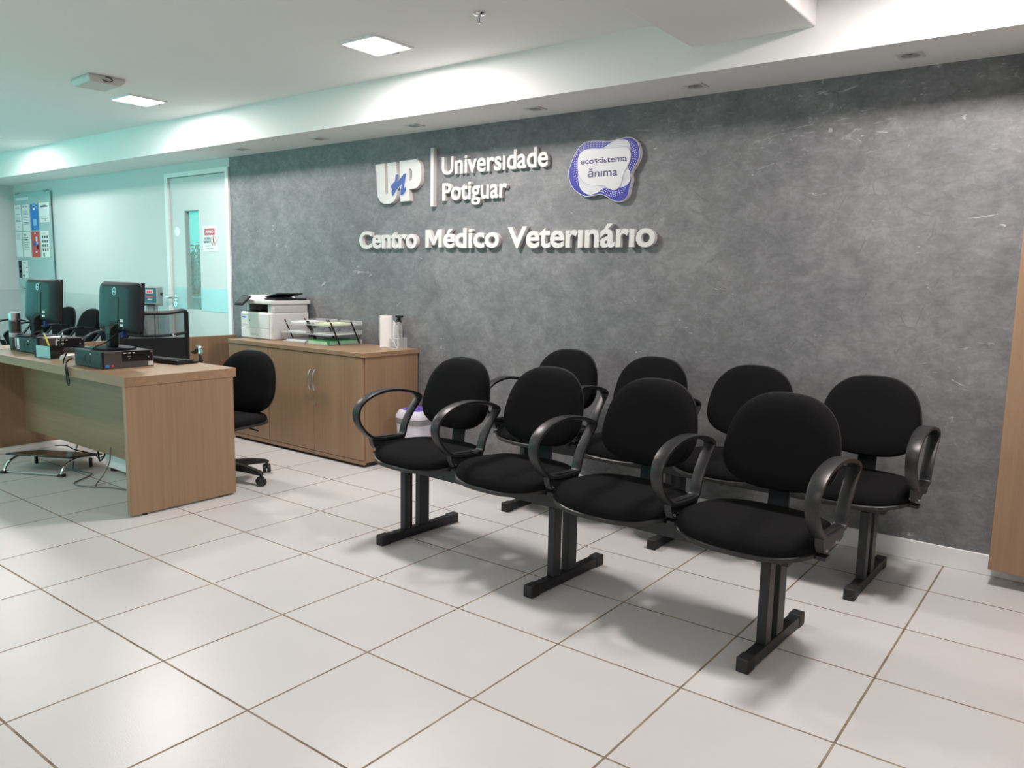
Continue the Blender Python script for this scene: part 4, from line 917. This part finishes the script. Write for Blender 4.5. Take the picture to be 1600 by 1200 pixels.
cable('floor_cable', 'grey cable snaking over the floor tiles under the desk', [(-5.00, 0.20, 0.16), (-4.90, 0.125, 0.11), (-4.80, 0.06, 0.06), (-4.73, 0.02, 0.015), (-4.69, 0.005, 0.005), (-4.60, 0.02, 0.005), (-4.50, 0.03, 0.005), (-4.42, -0.06, 0.005), (-4.36, -0.135, 0.005), (-4.30, -0.15, 0.005), (-4.20, -0.115, 0.005), (-4.10, -0.05, 0.005), (-4.00, -0.02, 0.005), (-3.85, 0.02, 0.005)], 0.004, GREYC)
cable('floor_cable', 'short grey cable hanging down to the floor beside the white box', [(-4.30, 0.06, 0.20), (-4.285, 0.045, 0.12), (-4.27, 0.0, 0.05), (-4.24, -0.06, 0.006), (-4.19, -0.09, 0.005)], 0.0035, GREYC)
cable('black_cable', 'thick black cable loop hanging under the modesty panel by the white box', [(-4.62, 0.115, 0.22), (-4.60, 0.12, 0.13), (-4.57, 0.11, 0.09), (-4.53, 0.10, 0.072), (-4.50, 0.115, 0.11), (-4.49, 0.12, 0.18)], 0.006, BLK)
cable('black_cable', 'black cable arching over the footrest to the white box', [(-4.98, 0.02, 0.118), (-4.88, 0.05, 0.125), (-4.78, 0.06, 0.112), (-4.70, 0.135, 0.085), (-4.60, 0.125, 0.075), (-4.56, 0.16, 0.10)], 0.004, BLK)

# ------------------------------------------------------------------ things on and by the white wall
t = thing('scale_indicator', 'grey digital scale display on a steel column beside the door', 'scale', (-6.60, 1.60, 0), math.radians(48))
part('column', MB().bx(-0.052, 0.006, -0.02, 0.03, 0.0, 0.98, SCALEG).bx(0.016, 0.036, -0.015, 0.02, 0, 0.98, SCALEG), t, 0.003)
part('foot_plate', MB().bx(-0.11, 0.11, -0.10, 0.10, 0, 0.012, SCALEG), t)
hs = part('housing', MB().loft([[(-0.062,-0.075,z0), (0.058,-0.075,z0), (0.066,0.085,z1), (-0.062,0.085,z1)] for z0, z1 in ((0.972, 0.950), (1.128, 1.134))], SCALEG, smooth=False), t, 0.008)
part('keypad', MB().bx(-0.056, 0.046, -0.0785, -0.0735, 0.985, 1.122, SCALET), hs, label='dark teal keypad face')
part('display', MB().bx(-0.043, 0.022, -0.0805, -0.078, 1.070, 1.106, PRG), hs)
for k in range(3): part('digit', MB().bx(-0.034+k*0.016, -0.023+k*0.016, -0.0818, -0.080, 1.078, 1.098, LED), hs)
part('buttons', MB().bx(-0.040, 0.020, -0.081, -0.078, 1.034, 1.048, ROSE).bx(-0.028, 0.010, -0.081, -0.078, 1.012, 1.022, PRG), hs)
part('knob', MB().cyl((0.060, 0.02, 1.065), (0.078, 0.02, 1.065), 0.014, CAPM, n=14), hs)
part('lower_lip', MB().bx(-0.058, 0.03, -0.078, -0.04, 0.960, 0.971, BLK), hs)
part('cord', MB().tube(catmull([(-0.055, -0.03, 0.96), (-0.06, -0.03, 0.90), (-0.085, -0.03, 0.80), (-0.075, -0.02, 0.68)], 4, False), 0.003, CAPM, 6), t)

YB = 1.772
t = thing('glass_notice_board', 'tall pale glass notice board fixed to the white wall in the far left corner', 'notice board', (0, YB, 0))
part('glass', MB().bx(-10.03, -9.055, -0.003, 0.003, 1.04, 2.145, BOARD), t)
for x in (-9.93, -9.17):
    for z in (2.150, 1.05): part('clip', MB().bx(x-0.03, x+0.03, -0.008, YW-YB, z-0.016, z+0.010, STEEL), t)
part('header_mark', MB().bx(-9.98, -9.62, -0.0042, -0.0034, 2.065, 2.100, PAPER), t, label='faint white heading strip')
def poster(name, label, x0, x1, z0, z1, base, rects, cat='notice', group='notices on the glass board', y=YB-0.0035):
    mb = MB().bx(x0, x1, y-0.0012, y, z0, z1, base); W, H = x1-x0, z1-z0
    for u0, v0, u1, v1, m in rects:
        mb.quad([(x0+u0*W, y-0.0018, z0+v0*H), (x0+u1*W, y-0.0018, z0+v0*H), (x0+u1*W, y-0.0018, z0+v1*H), (x0+u0*W, y-0.0018, z0+v1*H)], m)
    return tag(part(name, mb), label, cat, group)
lines = lambda v0, v1, n, m=TEXTM, a=0.12, b=0.85: [(a, v0+(v1-v0)*k/n, b-0.12*((k*7)%3)/2, v0+(v1-v0)*k/n+(v1-v0)/n*0.35, m) for k in range(n)]
poster('notice_sheet', 'white text notice at the top left of the glass board', -10.025, -9.845, 1.712, 2.018, PAPER, lines(0.35, 0.68, 6)+[(0.15,0.86,0.8,0.90,TEXTM),(0.4,0.15,0.6,0.18,TEXTM)])
poster('notice_sheet', 'white text notice in the top row, left of the blue poster', -9.815, -9.615, 1.712, 2.014, PAPER, lines(0.25, 0.80, 9)+[(0.1,0.90,0.35,0.95,TEXTM),(0.5,0.90,0.8,0.95,TEXTM)])
poster('blue_poster', 'blue poster with white splash in the top row of the glass board', -9.585, -9.380, 1.716, 2.016, BLUEP, [(0.1,0.86,0.9,0.97,LBLUE),(0.35,0.76,0.62,0.9,PAPER),(0.3,0.17,0.78,0.42,LBLUE),(0.42,0.05,0.52,0.09,PAPER),(0.15,0.88,0.25,1.0,PAPER),(0.72,0.9,0.85,1.0,PAPER)])
poster('notice_sheet', 'white notice with a dark heading in the top row, right of the blue poster', -9.350, -9.090, 1.798, 2.018, PAPER, [(0.15,0.78,0.85,0.84,DARKINK),(0.3,0.84,0.7,0.89,TEXTM),(0.55,0.06,0.62,0.14,DARKINK)]+lines(0.18, 0.35, 3))
poster('notice_sheet', 'white text notice at the left of the second row on the glass board', -10.035, -9.860, 1.404, 1.702, PAPER, lines(0.70, 0.92, 5))
poster('notice_sheet', 'white text notice in the second row, left of the red poster', -9.830, -9.625, 1.404, 1.700, PAPER, lines(0.30, 0.85, 6)+[(0.15,0.86,0.45,0.92,TEXTM),(0.2,0.68,0.55,0.72,DARKINK)])
poster('red_poster', 'red poster with a dark blue square in the second row of the glass board', -9.600, -9.385, 1.406, 1.700, REDP, [(0.2,0.44,0.55,0.62,SIGNB),(0.4,0.9,0.55,0.96,PAPER),(0.5,0.28,0.85,0.44,ROSE),(0.55,0.62,0.75,0.8,PAPER),(0.6,0.40,0.8,0.6,LBLUE),(0.45,0.18,0.65,0.22,PAPER),(0.7,0.3,0.8,0.5,PAPER)])
poster('picture_sheet', 'white sheet with a grid of small dark figures, right of the red poster', -9.345, -9.135, 1.404, 1.704, PAPER, [(0.15+0.28*i, 0.72-0.16*j, 0.30+0.28*i, 0.82-0.16*j, DARKINK) for i in range(3) for j in range(4)]+[(0.2,0.04,0.38,0.18,TEALK),(0.15,0.88,0.6,0.92,LGREEN)])
poster('leaflet', 'black and white leaflet alone in the bottom row of the glass board', -10.005, -9.745, 1.165, 1.365, PAPER, [(0.0,0.0,0.36,1.0,DARKINK),(0.08,0.6,0.28,0.72,TEXTM),(0.08,0.3,0.28,0.42,TEXTM),(0.45,0.05,0.6,0.2,DARKINK),(0.8,0.55,0.98,0.65,TEXTM),(0.8,0.3,0.98,0.38,TEXTM),(0.5,0.85,0.8,0.92,TEXTM)]+lines(0.3,0.75,6,TEXTM,0.45,0.75))
# notice on the door, and a disc painted in for a reflection
yd = ly0-0.0005
t = thing('warning_notice', 'white door notice with a red heading and a crossed out walking figure', 'sign', (0, yd, 0))
part('sheet', MB().bx(-6.075, -5.842, -0.0015, 0, 1.458, 1.690, PAPER), t)
part('red_banner', MB().bx(-6.048, -5.885, -0.003, -0.0016, 1.604, 1.664, ROSE), t, label='rose red banner')
word('AVISO', -6.030, -5.905, 1.622, 0.026, -0.0036, 0.0008, PAPER, t, 'lettering', 0.03, one=True)
word('ACESSO', -6.052, -5.955, 1.566, 0.020, -0.0022, 0.0008, TEALK, t, 'lettering', 0.03, one=True)
word('RESTRITO', -6.062, -5.955, 1.535, 0.021, -0.0022, 0.0008, TEALK, t, 'lettering', 0.03, one=True)
part('prohibition_ring', MB().tube([(-5.907+0.040*math.cos(a), -0.0025, 1.556+0.040*math.sin(a)) for a in [2*PI*k/28 for k in range(28)]], 0.0022, ROSE, 6, closed=True).box((-5.907, -0.0025, 1.556), (0.08, 0.0015, 0.004), ROSE, Matrix.Rotation(math.radians(45), 3, 'Y')), t)
part('walking_figure', MB().cyl((-5.909, -0.0015, 1.582), (-5.909, -0.0028, 1.582), 0.006, DARKINK, n=12).box((-5.907, -0.0022, 1.560), (0.012, 0.001, 0.028), DARKINK, Matrix.Rotation(0.2, 3, 'Y')).box((-5.900, -0.0022, 1.536), (0.006, 0.001, 0.026), DARKINK, Matrix.Rotation(-0.35, 3, 'Y')).box((-5.914, -0.0022, 1.536), (0.006, 0.001, 0.026), DARKINK, Matrix.Rotation(0.35, 3, 'Y')), t)
part('small_print', MB().bx(-6.04, -5.96, -0.0022, -0.0016, 1.508, 1.513, TEXTM).bx(-6.02, -5.975, -0.0022, -0.0016, 1.481, 1.488, TEXTM).bx(-5.955, -5.92, -0.0022, -0.0016, 1.481, 1.488, TEXTM), t)
tag(part('round_reflection', MB().cyl((-6.502, ly0, 1.646), (-6.502, ly0-0.002, 1.646), 0.044, mat('reflection white', (0.92, 0.92, 0.92), 0.5), n=32)), 'plain round white disc standing for a reflection on the door left of the glass slot', 'sticker')  # bright reflection on the door leaf, put in as a white disc

# ------------------------------------------------------------------ what shows through the glazed slot in the door
tag(part('low_outside_wall', MB().bx(-13.5, -6.0, 3.55, 3.65, 0, 0.93, OUTW).bx(-13.5, -6.0, 3.53, 3.67, 0.93, 0.955, WHITE)), 'low teal wall with a white coping seen through the slot in the door', 'wall')
def bush(label, c, n, rx, rz, zc):
    t = thing('leafy_bush', label, 'plant', c, 0, 'bushes beyond the door'); mb = MB()
    for _ in range(n):
        th, ph, r = random.uniform(0, 2*PI), random.uniform(-1, 1), random.random()**0.4
        s = math.sqrt(1-ph*ph); p = Vector((rx*r*s*math.cos(th), rx*r*s*math.sin(th), zc+rz*r*ph))
        d = Vector((random.uniform(-1, 1), random.uniform(-1, 1), random.uniform(-1.2, 0.6))).normalized(); q = d.orthogonal().normalized()
        L = random.uniform(0.08, 0.17); W = L*0.2; k = d.cross(q)*0.02
        mb.faces([p, p+d*L*0.5+q*W, p+d*L, p+d*L*0.5-q*W+k], [(0,1,2,3)], LEAF)
    part('foliage', mb, t); part('stem', MB().tube([(0,0,0), (0.05,0.02,zc*0.5), (0,0,zc)], [0.04, 0.03, 0.02], BARK, 8), t)
bush('green leafy bush seen through the slot in the door', (-10.6, 4.62, 0), 2600, 0.80, 0.55, 1.02)
bush('taller narrow bush behind the first one, seen through the slot in the door', (-12.6, 5.9, 0), 900, 0.55, 0.75, 1.15)
bench('black beam seating outside, just visible at the foot of the door slot', (-8.2, 2.75, 0), 0.0)
